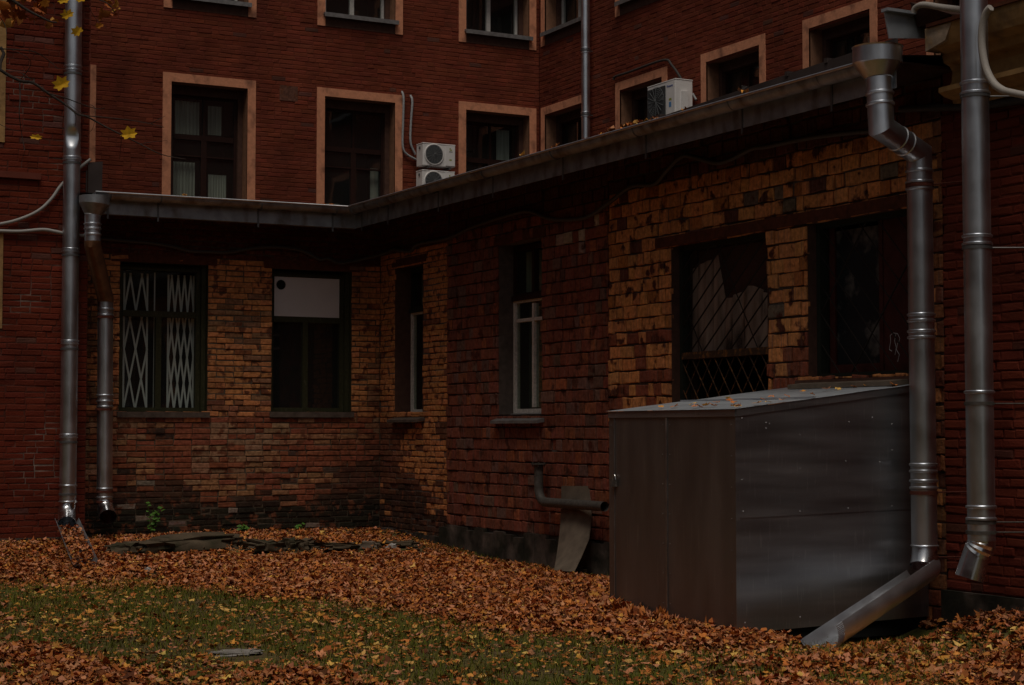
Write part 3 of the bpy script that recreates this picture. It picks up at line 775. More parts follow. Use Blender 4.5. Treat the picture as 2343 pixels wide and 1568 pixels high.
# ------------------------------------------------------------------ right hand building with cornice
rb_ = empty('cornice_building', (XC, 10, 0), 'dark red brick building with an ochre moulded cornice at the right edge', 'building')
def rc_col(a, z):
    k = .8+.4*vnoise(a,z,1.1,71)
    if rnd.random() < .05: return cj((.09,.03,.022))
    return cj((.115*k,.024*k,.014*k),.16,.06)
YC1 = Y_E-.006
backing('x',XC,4,YC1,-.3,5,[],M['mortar_paint'],rb_,'wall_joints')
bricks('x',XC,4,YC1,.2,4.2,[],.077,bl,.013,.012,rc_col,M['painted'],rb_,.006,.004,'wall',.06)
b = MB(); b.box(XC,XC+.3,-18,4,-.3,4.9); b.box(XC,XM,YC1-.02,YC1,-.3,4.9); b.build('outer_shell', M['plain_red'], rb_)
b = MB(); b.wbox('x',XC,4,YC1+.02,-.0,.05,-.3,on_x(2200,1355,XC-.05).z); b.build('plinth', M['footing'], rb_)
YC = on_x(2128,100,XC-.3).y
zt, zm = on_x(2122,69,XC-.3).z, on_x(2122,116,XC-.3).z
zl0, zl1 = on_x(2130,231,XC-.22).z, on_x(2130,206,XC-.22).z
prof = [(0,zl0-.07),(.06,zl0-.07),(.07,zl0),(.16,zl0+.02),(.22,zl0+.05),(.22,zl1),(.10,zl1+.03),(.08,zl1+.06),(.07,zm-.16),(.10,zm-.12),(.16,zm-.10),(.18,zm-.03),(.30,zm),(.32,zm+.05),(.34,zt-.05),(.34,zt),(0,zt+.05)]
b = MB(); n = len(prof)
ys = [YC, YC-.05, 4, -18]
rows = []
for i,y in enumerate(ys):
    j = .0
    rows.append([(XC-d+ (rnd.uniform(0,.05) if (i == 0 and d > .25) else 0), y+(rnd.uniform(-.06,.0) if i == 0 and d > .25 else 0), z) for d,z in prof])
vs = [p for r_ in rows for p in r_]
fs = [(i*n+k,i*n+k+1,(i+1)*n+k+1,(i+1)*n+k) for i in range(len(ys)-1) for k in range(n-1)] + [tuple(range(n))]
b.add(vs,fs); cn = b.build('cornice', M['ochre'], rb_)
b = MB(); p = on_x(2130,95,XC-.34)
b.hexa([(XC-.345,YC-.22,zm+.03),(XC-.2,YC-.22,zm+.03),(XC-.2,YC+.01,zm-.02),(XC-.345,YC+.01,zm-.02),(XC-.345,YC-.30,zt-.01),(XC-.2,YC-.30,zt-.01),(XC-.2,YC+.015,zt-.0),(XC-.345,YC+.015,zt-.0)])
b.build('broken_plaster', M['pale_plaster'], cn)
EXC = XC-.365
b = MB(); zr = zt+.03
b.hexa([(EXC,-18,zr-.03),(XM,-18,zr+.5),(XM,YC+.1,zr+.5),(EXC,YC-.02,zr-.03),(EXC,-18,zr),(XM,-18,zr+.53),(XM,YC+.1,zr+.53),(EXC,YC-.02,zr)])
b.build('roof', M['lintel'], rb_)
b = MB(); b.hexa([(EXC+.02,YC-.32,zr),(XC+.3,YC-.32,zr+.02),(XC+.3,YC+.10,zr),(EXC+.02,YC+.10,zr),(EXC-.01,YC-.32,zr+.02),(XC+.3,YC-.32,zr+.06),(XC+.3,YC+.10,zr+.22),(EXC-.06,YC+.10,zr+.20)]); b.build('roof_edge_dark_void', M['soffit'], rb_)  # dark wedge stands for the shaded void under the lifted roof end
yS = YC+.12
a_ = on_y(2023,26,yS); c_ = on_y(2118,30,yS); d_ = on_y(2122,88,yS); e_ = on_y(2034,88,yS)
b = MB()
b.hexa([(e_.x,yS,e_.z),(d_.x,yS,d_.z),(d_.x,yS+.012,d_.z),(e_.x,yS+.012,e_.z),(a_.x,yS,a_.z),(c_.x,yS,c_.z),(c_.x,yS+.012,c_.z),(a_.x,yS+.012,a_.z)])
b.box(a_.x-.01,c_.x,yS-.05,yS+.03,a_.z-.004,a_.z+.02); 
b.build('end_flashing', M['zinc_top'], rb_)

# unseen courtyard blocks added to shut out low sky (mirrored in the panes)
b = MB(); b.box(-16.5,-16,-18,YL,-.3,13); o = b.build('unseen_yard_block', M['plain_red']); tag(o, 'long plain red building out of frame at left, added to shut out low sky', 'building')
b = MB(); b.box(-16.5,-4,-18.5,-18,-.3,13); o = b.build('unseen_yard_block', M['plain_red']); tag(o, 'unseen plain red building behind the viewer at left, added to shut out low sky', 'building')
b = MB(); b.box(3.5,XM+5,-18.5,-18,-.3,13); o = b.build('unseen_yard_block', M['plain_red']); tag(o, 'unseen plain red building behind the viewer at right, added to shut out low sky', 'building')

# ------------------------------------------------------------------ downpipes
def beaded(p0, p1, r, beads, bh=.012, bw=.014):
    """straight pipe from p0 to p1 with raised beads at world heights (list of z)."""
    P0, P1 = Vector(p0), Vector(p1); L = P1.z-P0.z
    pts, rr = [P0], [r]
    zs = sorted(beads, reverse=L < 0)
    for z in zs:
        for dz,k in ((-bw,0),(-bw*.5,bh),(bw*.5,bh),(bw,0)):
            zz = z+dz*(1 if L > 0 else -1); t = (zz-P0.z)/L
            if 0 < t < 1: pts.append(P0.lerp(P1,t)); rr.append(r+k)
    pts.append(P1); rr.append(r)
    return pts, rr
def clamp(parent, x, y, z, r, arm, m, w_=.028):
    b = MB(); b.tube([(x,y,z-w_/2),(x,y,z+w_/2)], r+.009, 24, True)
    b.tube([(x,y,z),arm], .006, 5)
    return b.build('clamp', m, parent, smooth=True, ang=40)

# tall left pipe
pr_ = .105
yp = YL-.17
t_ = on_y(169,0,yp); bt = on_y(155,1150,yp)
dp = empty('downpipe', (bt.x,yp,bt.z-.2), 'tall galvanised downpipe at the left, running past the top of the picture', 'downpipe', 'galvanised rainwater downpipes')
def zat(v): return on_y(165,v,yp).z
top = t_ + (t_-bt).normalized()*3
pts, rr = beaded(bt, top, pr_, [zat(v) for v in (153,162,361,366,571,577,781,787,995,1001,1111,1148)])
L_ = top-bt
for v in np.linspace(280,352,19):
    t = (zat(v)-bt.z)/L_.z; pts.append(bt+L_*t); rr.append(pr_)
o_ = sorted(range(len(pts)), key=lambda k: pts[k].z); pts = [pts[k] for k in o_]; rr = [rr[k] for k in o_]
b = MB(); b.tube(pts, rr, 40)
zd, zh = zat(312), (zat(290)-zat(345))/2
for i_,(x_,y_,z_) in enumerate(b.v):
    k_ = (z_-zd)/zh
    if abs(k_) < 1.1 and y_ < yp:
        ax_ = x_-(bt.x+L_.x*(z_-bt.z)/L_.z)
        f_ = max(0,1-abs((ax_+.02)/.085)**2)*max(0,1-abs(k_+.15*(1 if k_ > 0 else .2))**1.5)*(1.0 if k_ < .55 else .45)
        b.v[i_] = (x_, y_+.045*f_, z_)
b.build('pipe', M['zinc'], dp, smooth=True)
for v in (170,374,585,799,1012,1131):
    z = zat(v); t = (z-bt.z)/(t_.z-bt.z); x = bt.x+(t_.x-bt.x)*t
    clamp(dp, x, yp, z, pr_, (x+.12,YL,z), M['clamp'])
b = MB(); o1 = on_y(154,1163,yp); b.tube([bt+Vector((0,0,.03)), o1, on_y(153,1180,yp-.06), on_y(153,1200,yp-.26)], [.104,.106,.109,.112], 28, False); b.build('outlet', M['zinc_bright'], dp, smooth=True)

# left annex pipe
dq_top = on_y(216,450,LIPY+.03)
dq = empty('downpipe', (on_y(240,1150,YL).x,YL-.15,.3), 'galvanised downpipe with a brown bent upper length below the left gutter end', 'downpipe', 'galvanised rainwater downpipes')
yq0, yq1 = LIPY+.06, YL-.16+.14
A_ = on_y(212,492,yq0); B_ = on_y(212,556,yq0); C_ = on_y(241,688,yq1-.02); D_ = on_y(239,1150,yq1-.02)
ft, fb = on_y(216,449,yq0), on_y(216,468,yq0)
r_ = .1
b = MB(); b.tube([ft,fb,A_], [.19,.19,r_+.006], 28, False); b.build('hopper', M['gutter'], dq, smooth=True, ang=25)
pts, rr = beaded(A_, B_, r_, [on_y(212,v,yq0).z for v in (513,524,537)])
b = MB(); b.tube(pts,rr,28,False); b.build('pipe', M['zinc'], dq, smooth=True)
b = MB(); b.tube([B_+Vector((0,0,.02)),B_-Vector((0,0,.03)),C_+Vector((0,0,.03)),C_-Vector((0,0,.02))], [r_+.004]*4, 28, False); b.build('bent_length', M['rust_pipe'], dq, smooth=True)
zq = lambda v: on_y(240,v,yq1).z
pts, rr = beaded(C_, D_, r_-.002, [zq(v) for v in (708,722,905,918,931,1118,1138)])
b = MB(); b.tube(pts,rr,28,False); b.build('pipe', M['zinc'], dq, smooth=True)
for v,x in ((726,240.5),(937,237.5),(1125,239),(1148,239)):
    p = on_y(x,v,yq1-.02); clamp(dq,p.x,p.y,p.z,r_,(p.x,YB,p.z),M['clamp_rust'])
b = MB(); b.tube([D_+Vector((0,0,.02)), on_y(240,1155,yq1-.03), on_y(242,1166,yq1-.08), on_y(247,1183,yq1-.25)], [.1,.102,.104,.107], 28, False); b.build('outlet', M['zinc_bright'], dq, smooth=True)

# right annex pipe
R1 = .105
ux = LIPX+.06
fT, fM_, fB = on_x(2007,112,ux), on_x(2007,146,ux), on_x(2010,180,ux)
E1 = on_x(2016,292,ux)
px2 = XR-.27
E2 = on_x(2102,352,px2); Bt = on_x(2107,1250,px2)
Bt.y = E2.y-.01
dr = empty('downpipe', (px2,E2.y,0), 'large galvanised downpipe with a funnel top and an offset bend beside the metal cabinet', 'downpipe', 'galvanised rainwater downpipes')
b = MB(); b.tube([fT+Vector((0,0,.01)),fT,fM_,fM_-Vector((0,0,.012)),fB], [.208,.2,.2,.185,R1+.006], 36, False); b.build('hopper', M['zinc'], dr, smooth=True, ang=25)
pts, rr = beaded(fB, E1, R1, [on_x(2012,v,ux).z for v in (215,240)])
dirE = (E2-E1)
pts2 = [E1+dirE*.42-dirE.normalized()*.014,E1+dirE*.42-dirE.normalized()*.006,E1+dirE*.42+dirE.normalized()*.006,E1+dirE*.42+dirE.normalized()*.014,
        E1+dirE*.62-dirE.normalized()*.014,E1+dirE*.62-dirE.normalized()*.006,E1+dirE*.62+dirE.normalized()*.006,E1+dirE*.62+dirE.normalized()*.014]
zz = lambda v: on_x(2104,v,px2).z
p3, r3 = beaded(E2, Bt, R1, [zz(v) for v in (392,418,433,721,735,759,773,1063,1078,1100,1116,1249)])
b = MB(); b.tube(pts+pts2+p3, rr+[R1,R1+.006,R1+.006,R1]*2+r3, 36, False); b.build('pipe', M['zinc'], dr, smooth=True, ang=25)
for v in (425,1127,1274):
    z = zz(v); clamp(dr, E2.x, E2.y+(Bt.y-E2.y)*(E2.z-z)/(E2.z-Bt.z), z, R1, (XR+.05,E2.y-.45,z+.02), M['clamp_rust'], .03)
b = MB(); b.tube([Bt+Vector((0,0,.04)), Bt-Vector((0,0,.06)), Bt-Vector((.045,.03,.16))], [R1-.004,R1,R1+.002], 32, False); b.build('outlet', M['zinc_bright'], dr, smooth=True)

# far right pipe
x4 = XC-.50
T4, B4 = on_x(2226,0,x4), on_x(2233,1236,x4); B4.y = T4.y-.012
ds = empty('downpipe', (x4,T4.y,0), 'thick galvanised downpipe on the dark wall at the far right, crossing the ochre cornice', 'downpipe', 'galvanised rainwater downpipes')
z4 = lambda v: on_x(2230,v,x4).z
pts, rr = beaded(B4, T4+Vector((0,0,1.6)), R1, [z4(v) for v in (191,215,542,560,898,1159,1186)])
b = MB(); b.tube(pts, rr, 36, False); b.build('pipe', M['zinc'], ds, smooth=True, ang=25)
for v in (221,568,924,1194,1217): clamp(ds, x4, T4.y-.006, z4(v), R1, (XC,T4.y-.28,z4(v)), M['clamp'] if v < 600 else M['iron'])
b = MB(); q = B4
pp = [q+Vector((0,0,.02))]; rr = [R1]
for k in range(7):
    t = k/6; pp.append(q+Vector((-.02*t,.03*t*t,-.02-.07*t))); rr.append(R1+(.007 if k%2 else -.002))
pp.append(q+Vector((-.075,.06,-.29))); rr.append(R1+.004)
b.tube(pp,rr,36,False); b.build('outlet', M['zinc_bright'], ds, smooth=True, ang=25)

# corner pipe of the tall building
xw = XM-.16
T5 = on_x(1339,0,xw); B5 = on_x(1338,330,xw); B5.y = T5.y; B5.z = 5.0
dw = empty('downpipe', (xw,T5.y,5), 'slim galvanised downpipe in the corner of the tall brick building above the gutter', 'downpipe', 'galvanised rainwater downpipes')
z5 = lambda v: on_x(1338,v,xw).z
pts, rr = beaded(B5, T5+Vector((0,0,2)), .078, [z5(v) for v in (112,122,259,268)])
b = MB(); b.tube(pts, rr, 24); b.build('pipe', M['zinc'], dw, smooth=True)
for v in (117,264): clamp(dw, xw, T5.y, z5(v), .08, (XM,T5.y,z5(v)), M['clamp'])

# splash chutes
def chute(name, p1, p2, r, up, label, taper=1.0, spread=math.pi, mats=M['zinc'], lip=True):
    P1, P2 = Vector(p1), Vector(p2); d = (P2-P1).normalized(); upv = Vector(up); upv = (upv-d*upv.dot(d)).normalized(); side = d.cross(upv)
    root = empty(name, (P2.x,P2.y,P2.z), label, 'splash chute', 'sheet metal chutes below the downpipes')
    b = MB(); n = 20; segs = 10
    def arc(t, rr, k):
        a = math.pi*1.5 - spread/2 + spread*k/n
        return P1.lerp(P2,t) + (side*math.cos(a) + upv*math.sin(a))*rr
    vs = []
    for layer in (0,1):
        for s_ in range(segs+1):
            t = s_/segs; rr = r*(1+(taper-1)*t) - .004*layer
            vs += [arc(t,rr,k) for k in range(n+1)]
    m = n+1; off = (segs+1)*m; fs = []
    for layer in (0,1):
        for s_ in range(segs):
            for k in range(n):
                a = layer*off+s_*m+k; fs.append((a,a+1,a+1+m,a+m))
    for s_ in range(segs):
        for k in (0,n): a = s_*m+k; fs.append((a,a+m,off+a+m,off+a))
    for k in range(n):
        for s_ in (0,segs): a = s_*m+k; fs.append((a,a+1,off+a+1,off+a))
    b.add(vs,fs); b.build('trough', mats, root, smooth=True)
    if lip:
        b = MB(); vs = []
        for t in (.955,1.01):
            for k in range(4*n+1):
                a = math.pi*1.5-spread/2+spread*k/(4*n); vs.append(P1.lerp(P2,t)+(side*math.cos(a)+upv*math.sin(a))*(r*(1+(taper-1)*t)+(.008 if k%2 else .002)))
        mm_ = 4*n+1; b.add(vs,[(k,k+1,mm_+k+1,mm_+k) for k in range(mm_-1)]); b.build('crimped_end', mats, root)
    return root
c1 = on_x(2110,1291,px2+.02); c2 = on_z(1874,1447,.03)
chute('splash_chute', c1, c2, .155, (.12,.50,1), 'shiny half round chute propped on the grass in front of the metal cabinet', 1.0, math.pi*1.02, M['chute'])
e1 = on_y(153,1186,yp-.05); e2 = on_y(193,1286,19.5)
e1.z += .05; e2.z += .07
chute('splash_chute', e1, e2, .155, (0,0,1), 'old dented chute half buried in leaves under the left downpipe', 1.0, math.pi*.8, M['gutter'], False)

# ------------------------------------------------------------------ metal cabinet
KX0, KX1, KY0, KY1 = 7.97, XR-.03, 11.24+.08, 13.14
cr = on_y(1682,937,KY0); cl = on_x(1393,945,KX0); KX0 = cr.x; KY1 = on_x(1393,945,KX0).y
zf = cr.z; zbk = on_y(2070,884,KY0); slope = (zbk.z-zf)/(zbk.x-KX0); zw = zf+slope*(KX1-KX0)
kb = on_y(1682,1450,KY0).z
cab = empty('metal_cabinet', (KX0,KY0,kb), 'big grey sheet metal cabinet with a sloping top standing against the yellow block wall', 'cabinet')
def rivet(b, p, nrm, r=.009):
    p = Vector(p); n_ = Vector(nrm); x = n_.orthogonal().normalized(); y = n_.cross(x)
    ring = [p+(x*math.cos(a)+y*math.sin(a))*r for a in [k*math.pi/3 for k in range(6)]]
    b.add(ring+[p+n_*r*.8], [(k,(k+1)%6,6) for k in range(6)])
b = MB()        # near end panel (two sheets) + frame
zj = on_y(1690,1180,KY0).z
zT = lambda x: zf+slope*(x-KX0)
def panel_y(z0f, z1f, y, bulge, amp):
    n, m = 26, 14; vs = []
    for j in range(m+1):
        for i in range(n+1):
            x = KX0+(KX1-KX0)*i/n; z = z0f(x)+(z1f(x)-z0f(x))*j/m
            e = math.sin(math.pi*i/n)*math.sin(math.pi*j/m)
            vs.append((x, y-bulge*e*(vnoise(x,z,1.6,5)-.3)-amp*e*(vnoise(x,z,4,6)-.5), z))
    return vs, [(j*(n+1)+i,j*(n+1)+i+1,(j+1)*(n+1)+i+1,(j+1)*(n+1)+i) for j in range(m) for i in range(n)]
kb2 = lambda x: kb+.02*(x-KX0)
b.add(*panel_y(kb2, lambda x: zj+.02*(x-KX0), KY0, .05, .012))
b.add(*panel_y(lambda x: zj-.02+.02*(x-KX0), zT, KY0-.006, .05, .012))
for u,v in ((1697,957),(1697,1098),(1700,1170),(1698,1282),(1704,1425),(1752,1057-90),(1890,1000),(1935,1055),(2012,1057),(2040,1030),(1830,1170),(1940,1163),(2040,1158),(1830,1072),(2035,1247),(1828,1273),(1930,1272),(1830,1412),(1760,970),(2040,970),(1752,980),(1830,995),(1942,965),(1995,955)):
    p = on_y(u,v,KY0-.012); rivet(b,p,(0,-1,0),.0042)
b.build('end_panel', M['zinc_dull'], cab, smooth=True, ang=30)
b = MB(); ym = on_x(1525,1000,KX0).y
def panel_x(y0,y1,x,seed):
    n, m = 10, 18; vs = []
    for j in range(m+1):
        for i in range(n+1):
            y = y0+(y1-y0)*i/n; z = kb+.03+(zf-kb-.03)*j/m
            e = math.sin(math.pi*i/n)*math.sin(math.pi*j/m); vs.append((x-.03*e*(vnoise(y,z,1.5,seed)-.4),y,z))
    return vs, [(j*(n+1)+i,j*(n+1)+i+1,(j+1)*(n+1)+i+1,(j+1)*(n+1)+i) for j in range(m) for i in range(n)]
for (y0,y1,sd_) in ((ym+.004,KY1,7),(KY0,ym-.004,8)):
    b = MB(); b.add(*panel_x(y0,y1,KX0,sd_))
    for z in np.linspace(kb+.15,zf-.12,7):
        for y in (y0+.05,y1-.05): rivet(b,(KX0-.006,y,z),(-1,0,0),.006)
    for y in np.linspace(y0+.15,y1-.15,3): rivet(b,(KX0-.012,y,zf-.03),(-1,0,0),.006)
    b.build('door', M['door_sheet'], cab, smooth=True, ang=30)
b = MB()
b.box(KX0-.008,KX0-.002,ym-.012,ym+.012,kb+.03,zf-.06); b.box(KX0-.010,KX0+.0,KY0-.004,KY1,zf-.055,zf)
b.box(KX0-.008,KX0+.03,KY0-.010,KY0-.007,kb,zf-.06); b.box(KX0-.008,KX0-.002,KY1-.10,KY1-.09,kb+.03,zf-.06)
for k in range(10):
    x0 = KX0+(KX1-KX0)*k/10; x1_ = KX0+(KX1-KX0)*(k+1)/10
    b.hexa([(x0,KY0-.014,zT(x0)-.055),(x1_,KY0-.014,zT(x1_)-.055),(x1_,KY0-.002,zT(x1_)-.055),(x0,KY0-.002,zT(x0)-.055),(x0,KY0-.014,zT(x0)),(x1_,KY0-.014,zT(x1_)),(x1_,KY0-.002,zT(x1_)),(x0,KY0-.002,zT(x0))])
b.build('edge_strip', M['zinc_dull'], cab)
b = MB(); n = 16; vs = []
for i in range(n+1):
    for j in range(n+1):
        x = KX0-.02+(KX1-KX0+.02)*i/n; y = KY0-.02+(KY1-KY0+.04)*j/n
        vs.append((x,y,zT(x)+.006+.010*(vnoise(x,y,3,12)-.5)*math.sin(math.pi*i/n)))
b.add(vs,[(i*(n+1)+j,i*(n+1)+j+1,(i+1)*(n+1)+j+1,(i+1)*(n+1)+j) for i in range(n) for j in range(n)])
xs = KX0+.75
b.hexa([(xs,KY0-.02,zT(xs)+.008),(xs+.03,KY0-.02,zT(xs+.03)+.008),(xs+.03,KY1,zT(xs+.03)+.008),(xs,KY1,zT(xs)+.008),(xs,KY0-.02,zT(xs)+.02),(xs+.03,KY0-.02,zT(xs+.03)+.016),(xs+.03,KY1,zT(xs+.03)+.016),(xs,KY1,zT(xs)+.02)])
b.build('top_sheet', M['zinc_top'], cab, smooth=True, ang=30)
b = MB(); b.box(KX0+.03,KX1,KY0+.03,KY0+.05,kb-.1,kb+.1); b.box(KX0+.03,KX0+.05,KY0+.03,KY1,kb-.1,kb+.1); b.box(KX0+.02,KX1,KY1-.01,KY1,kb,zf-.02); b.build('base_gap_shade', M['black'], cab)  # black strips put the hollow's shade under the cabinet; far end sheet too
b = MB(); yb0, yb1 = KY0+.1, w6[1]-.05
b.hexa([(XR-.3,yb0,zw-.02),(XR-.04,yb0,zw+.0),(XR-.04,yb1,zw+.0),(XR-.3,yb1,zw-.02),(XR-.3,yb0,zw+.02),(XR-.04,yb0,zw+.05),(XR-.04,yb1,zw+.05),(XR-.3,yb1,zw+.02)])
o = b.build('plank', M['plank']); tag(o, 'weathered plank lying along the wall on the back edge of the metal cabinet top', 'plank')
# padlock
p = on_x(1404.5,1103,KX0-.02)
pl = empty('padlock', (p.x,p.y,p.z-.035), 'small dark padlock with a bright shackle on the cabinet door', 'padlock')
b = MB(); b.box(p.x-.012,p.x+.012,p.y-.035,p.y+.035,p.z-.04,p.z+.02); b.build('lock_body', M['iron'], pl)
b = MB(); b.tube([(p.x,p.y+.022*math.cos(a)*1.0,p.z+.02+.045*math.sin(a)) for a in [math.pi*k/8 for k in range(9)]], .005, 8); b.build('shackle', M['brass'], pl, smooth=True)

# ------------------------------------------------------------------ vent pipe and leaning sheet
vx = XR-.17
pT, pB, pR = on_x(1232,1060,vx), on_x(1232,1148,vx), on_x(1383,1148,vx)
vp = empty('vent_pipe', (vx,pT.y,pB.z), 'dark iron pipe bent upward with an open flange beside the metal cabinet', 'pipe')
pR.z = pB.z; bend = [(pT.x,pT.y,pT.z)]
rb2 = .16
for k in range(9):
    a = math.pi/2*k/8; bend.append((vx, pT.y-rb2+rb2*math.cos(a), pB.z+rb2-rb2*math.sin(a)))
bend.append((vx,pR.y,pR.z))
b = MB(); b.tube(bend,.054,20,False); b.build('pipe', M['iron'], vp, smooth=True, ang=40)
b = MB(); b.tube([(pT.x,pT.y,pT.z-.016),(pT.x,pT.y,pT.z-.002)],.095,20); 
for k in range(6): a = k*math.pi/3; b.tube([(pT.x+.078*math.cos(a),pT.y+.078*math.sin(a),pT.z-.04),(pT.x+.078*math.cos(a),pT.y+.078*math.sin(a),pT.z+.012)],.008,6)
b.build('flange', M['iron'], vp)
b = MB(); pts_l = [(1284,1112),(1283,1150),(1282,1190),(1278,1235),(1273,1270),(1267,1304)]; pts_r = [(1348,1112),(1350,1150),(1351,1195),(1345,1235),(1328,1275),(1312,1308)]
vs = []; m = 6
for k,(l_,r2) in enumerate(zip(pts_l,pts_r)):
    t = k/5; X = XR-.06-.42*t*t
    Lp, Rp = on_x(*l_,X), on_x(*r2,X+.03)
    for i in range(m+1): q_ = Lp.lerp(Rp,i/m); vs.append((q_.x-.03*math.sin(math.pi*i/m),q_.y,q_.z))
fs = [(k*(m+1)+i,k*(m+1)+i+1,(k+1)*(m+1)+i+1,(k+1)*(m+1)+i) for k in range(5) for i in range(m)]
b.add(vs,fs); n0 = len(vs); b.add([(x+.012,y,z) for x,y,z in vs],fs)
edge = [i for i in range(m+1)]+[k*(m+1)+m for k in range(1,6)]+[5*(m+1)+i for i in range(m-1,-1,-1)]+[k*(m+1) for k in range(4,0,-1)]
b.f += [(edge[i],edge[(i+1)%len(edge)],edge[(i+1)%len(edge)]+n0,edge[i]+n0) for i in range(len(edge))]; b.c += [(1,1,1)]*len(edge)
o = b.build('bent_sheet', M['plank'], smooth=True, ang=50); tag(o, 'warped grey brown sheet leaning on the red block wall behind the iron pipe', 'sheet')

# ------------------------------------------------------------------ air conditioners
def ac_unit(name, loc, rz, w_, h, d, label, style):
    root = empty(name, loc, label, 'air conditioner', 'air conditioner outdoor units', rz)
    def mk(b, nm_, m, parent=root, **k):
        b.local = True; return b.build(nm_, m, parent, **k)
    b = MB(); b.box(0,w_,0,d,0,h-.02); b.box(-.006,w_+.006,-.006,d+.006,h-.02,h)
    o = mk(b,'casing',M['ac_white'])
    bv = o.modifiers.new('bevel','BEVEL'); bv.width = .008; bv.segments = 2
    fx = w_*.345; fz = h*.5; fr = h*.40
    b = MB(); b.add([(fx+fr*math.cos(2*math.pi*k/32),-.010,fz+fr*math.sin(2*math.pi*k/32)) for k in range(32)],[tuple(range(32))])
    if style == 'square': b = MB(); b.box(w_*.03,w_*.66,-.022,-.009,h*.06,h*.88)
    gr = mk(b,'fan_grille',M['ac_grey'] if style != 'square' else M['ac_fan'])
    b = MB()
    for q in range(1,8):
        rr = fr*q/7
        if style == 'square' : rr = min(rr, fr)
        b.tube([(fx+rr*math.cos(2*math.pi*k/28),-.026 if style == 'square' else -.018,fz+rr*math.sin(2*math.pi*k/28)) for k in range(29)],.0035,4,False)
    for k in range(8):
        a = math.pi*k/8; b.tube([(fx-fr*math.cos(a),-.022 if style != 'square' else -.03,fz-fr*math.sin(a)),(fx+fr*math.cos(a),-.022 if style != 'square' else -.03,fz+fr*math.sin(a))],.004,4)
    mk(b,'guard_wires',M['ac_grey'],gr)
    if style != 'square':
        b = MB(); b.tube([(fx+(fr+.018)*math.cos(2*math.pi*k/36),-.008,fz+(fr+.018)*math.sin(2*math.pi*k/36)) for k in range(37)],.012,6,False); mk(b,'grille_ring',M['ac_white'],gr,smooth=True)
    b = MB(); b.box(w_*.70,w_*.985,-.012,.001,h*.05,h*.93); mk(b,'front_panel',M['ac_white'])
    b = MB()
    if style == 'square':
        b.box(w_+.001,w_+.035,d*.32,d*.68,h*.12,h*.66); mk(b,'valve_cover',M['ac_white'])
        t = bpy.data.curves.new('brand_lettering','FONT'); t.body = 'Panasonic'; t.size = .058; t.extrude = .001
        to = bpy.data.objects.new('brand_lettering',t); col.objects.link(to); to.parent = root; t.materials.append(M['ink_blue'])
        bpy.context.view_layer.update()
        me_ = bpy.data.meshes.new_from_object(to.evaluated_get(bpy.context.evaluated_depsgraph_get())); me_.materials.clear(); me_.materials.append(M['ink_blue'])
        bpy.data.objects.remove(to); to = bpy.data.objects.new('brand_lettering', me_); col.objects.link(to); to.parent = root
        to.location = (w_*.715,-.0145,h*.80); to.rotation_euler = (math.pi/2,0,0); to.scale = (.80,1,1)
        b = MB(); b.box(w_*.79,w_*.88,-.014,-.0125,h*.43,h*.49); mk(b,'small_sticker',M['ink_olive'])
        b = MB(); b.box(w_*.79,w_*.87,-.014,-.0125,h*.25,h*.39); mk(b,'small_sticker',M['ink_light_blue'])
    else:
        b.box(w_*.80,w_*.91,-.014,-.0125,h*.655,h*.68); mk(b,'brand_mark',M['ink_dark'])
        b = MB(); cx_ = w_*.855; cz_ = h*.77
        b.add([(cx_-.02,-.0135,cz_-.03),(cx_-.005,-.0135,cz_-.03),(cx_-.002,-.0135,cz_+.03),(cx_-.025,-.0135,cz_+.025)],[(0,1,2,3)])
        b.add([(cx_+.002,-.0135,cz_-.03),(cx_+.025,-.0135,cz_-.02),(cx_+.02,-.0135,cz_),(cx_+.004,-.0135,cz_+.01)],[(0,1,2,3)]); mk(b,'brand_mark',M['ink_olive'])
        b = MB(); b.box(cx_-.03,cx_+.02,-.014,-.0125,h*.28,h*.34); mk(b,'small_sticker',M['ink_olive'])
        b = MB(); b.box(-.012,-.001,d*.35,d*.55,h*.76,h*.86); mk(b,'side_handle',M['ac_grey'])
    b = MB()
    for xx in (w_*.15,w_*.8):
        b.box(xx,xx+.04,-.02,d+.14,-.045,-.012); b.box(xx,xx+.04,d+.10,d+.14,-.4,-.045)
    mk(b,'wall_bracket',M['clamp'])
    return root
fy = YM-.42
ul, ur = on_y(967,326,fy), on_y(1041,381,fy); lo_ = on_y(967,378,fy)
aw, ah = on_y(1041,340,fy).x-ul.x, ul.z-on_y(967,378,fy).z
ac_unit('air_conditioner', (ul.x,fy,lo_.z), 0, aw, ah, .27, 'upper white air conditioner of the stacked pair between second and third windows', 'round')
l2 = on_y(966,388,fy)
ac_unit('air_conditioner', (l2.x,fy,l2.z-ah), 0, aw, ah, .27, 'lower white air conditioner of the stacked pair, half hidden by the gutter', 'round')
fx_ = XM-.48
pr2 = on_x(1545,179,fx_); pl2 = on_x(1481,200,fx_)
wr_ = pl2.y-pr2.y
ac_unit('air_conditioner', (fx_,pl2.y,pr2.z-.60), -math.pi/2, wr_, .60, .33, 'white air conditioner with a dark square grille and blue lettering on the right wing', 'square')

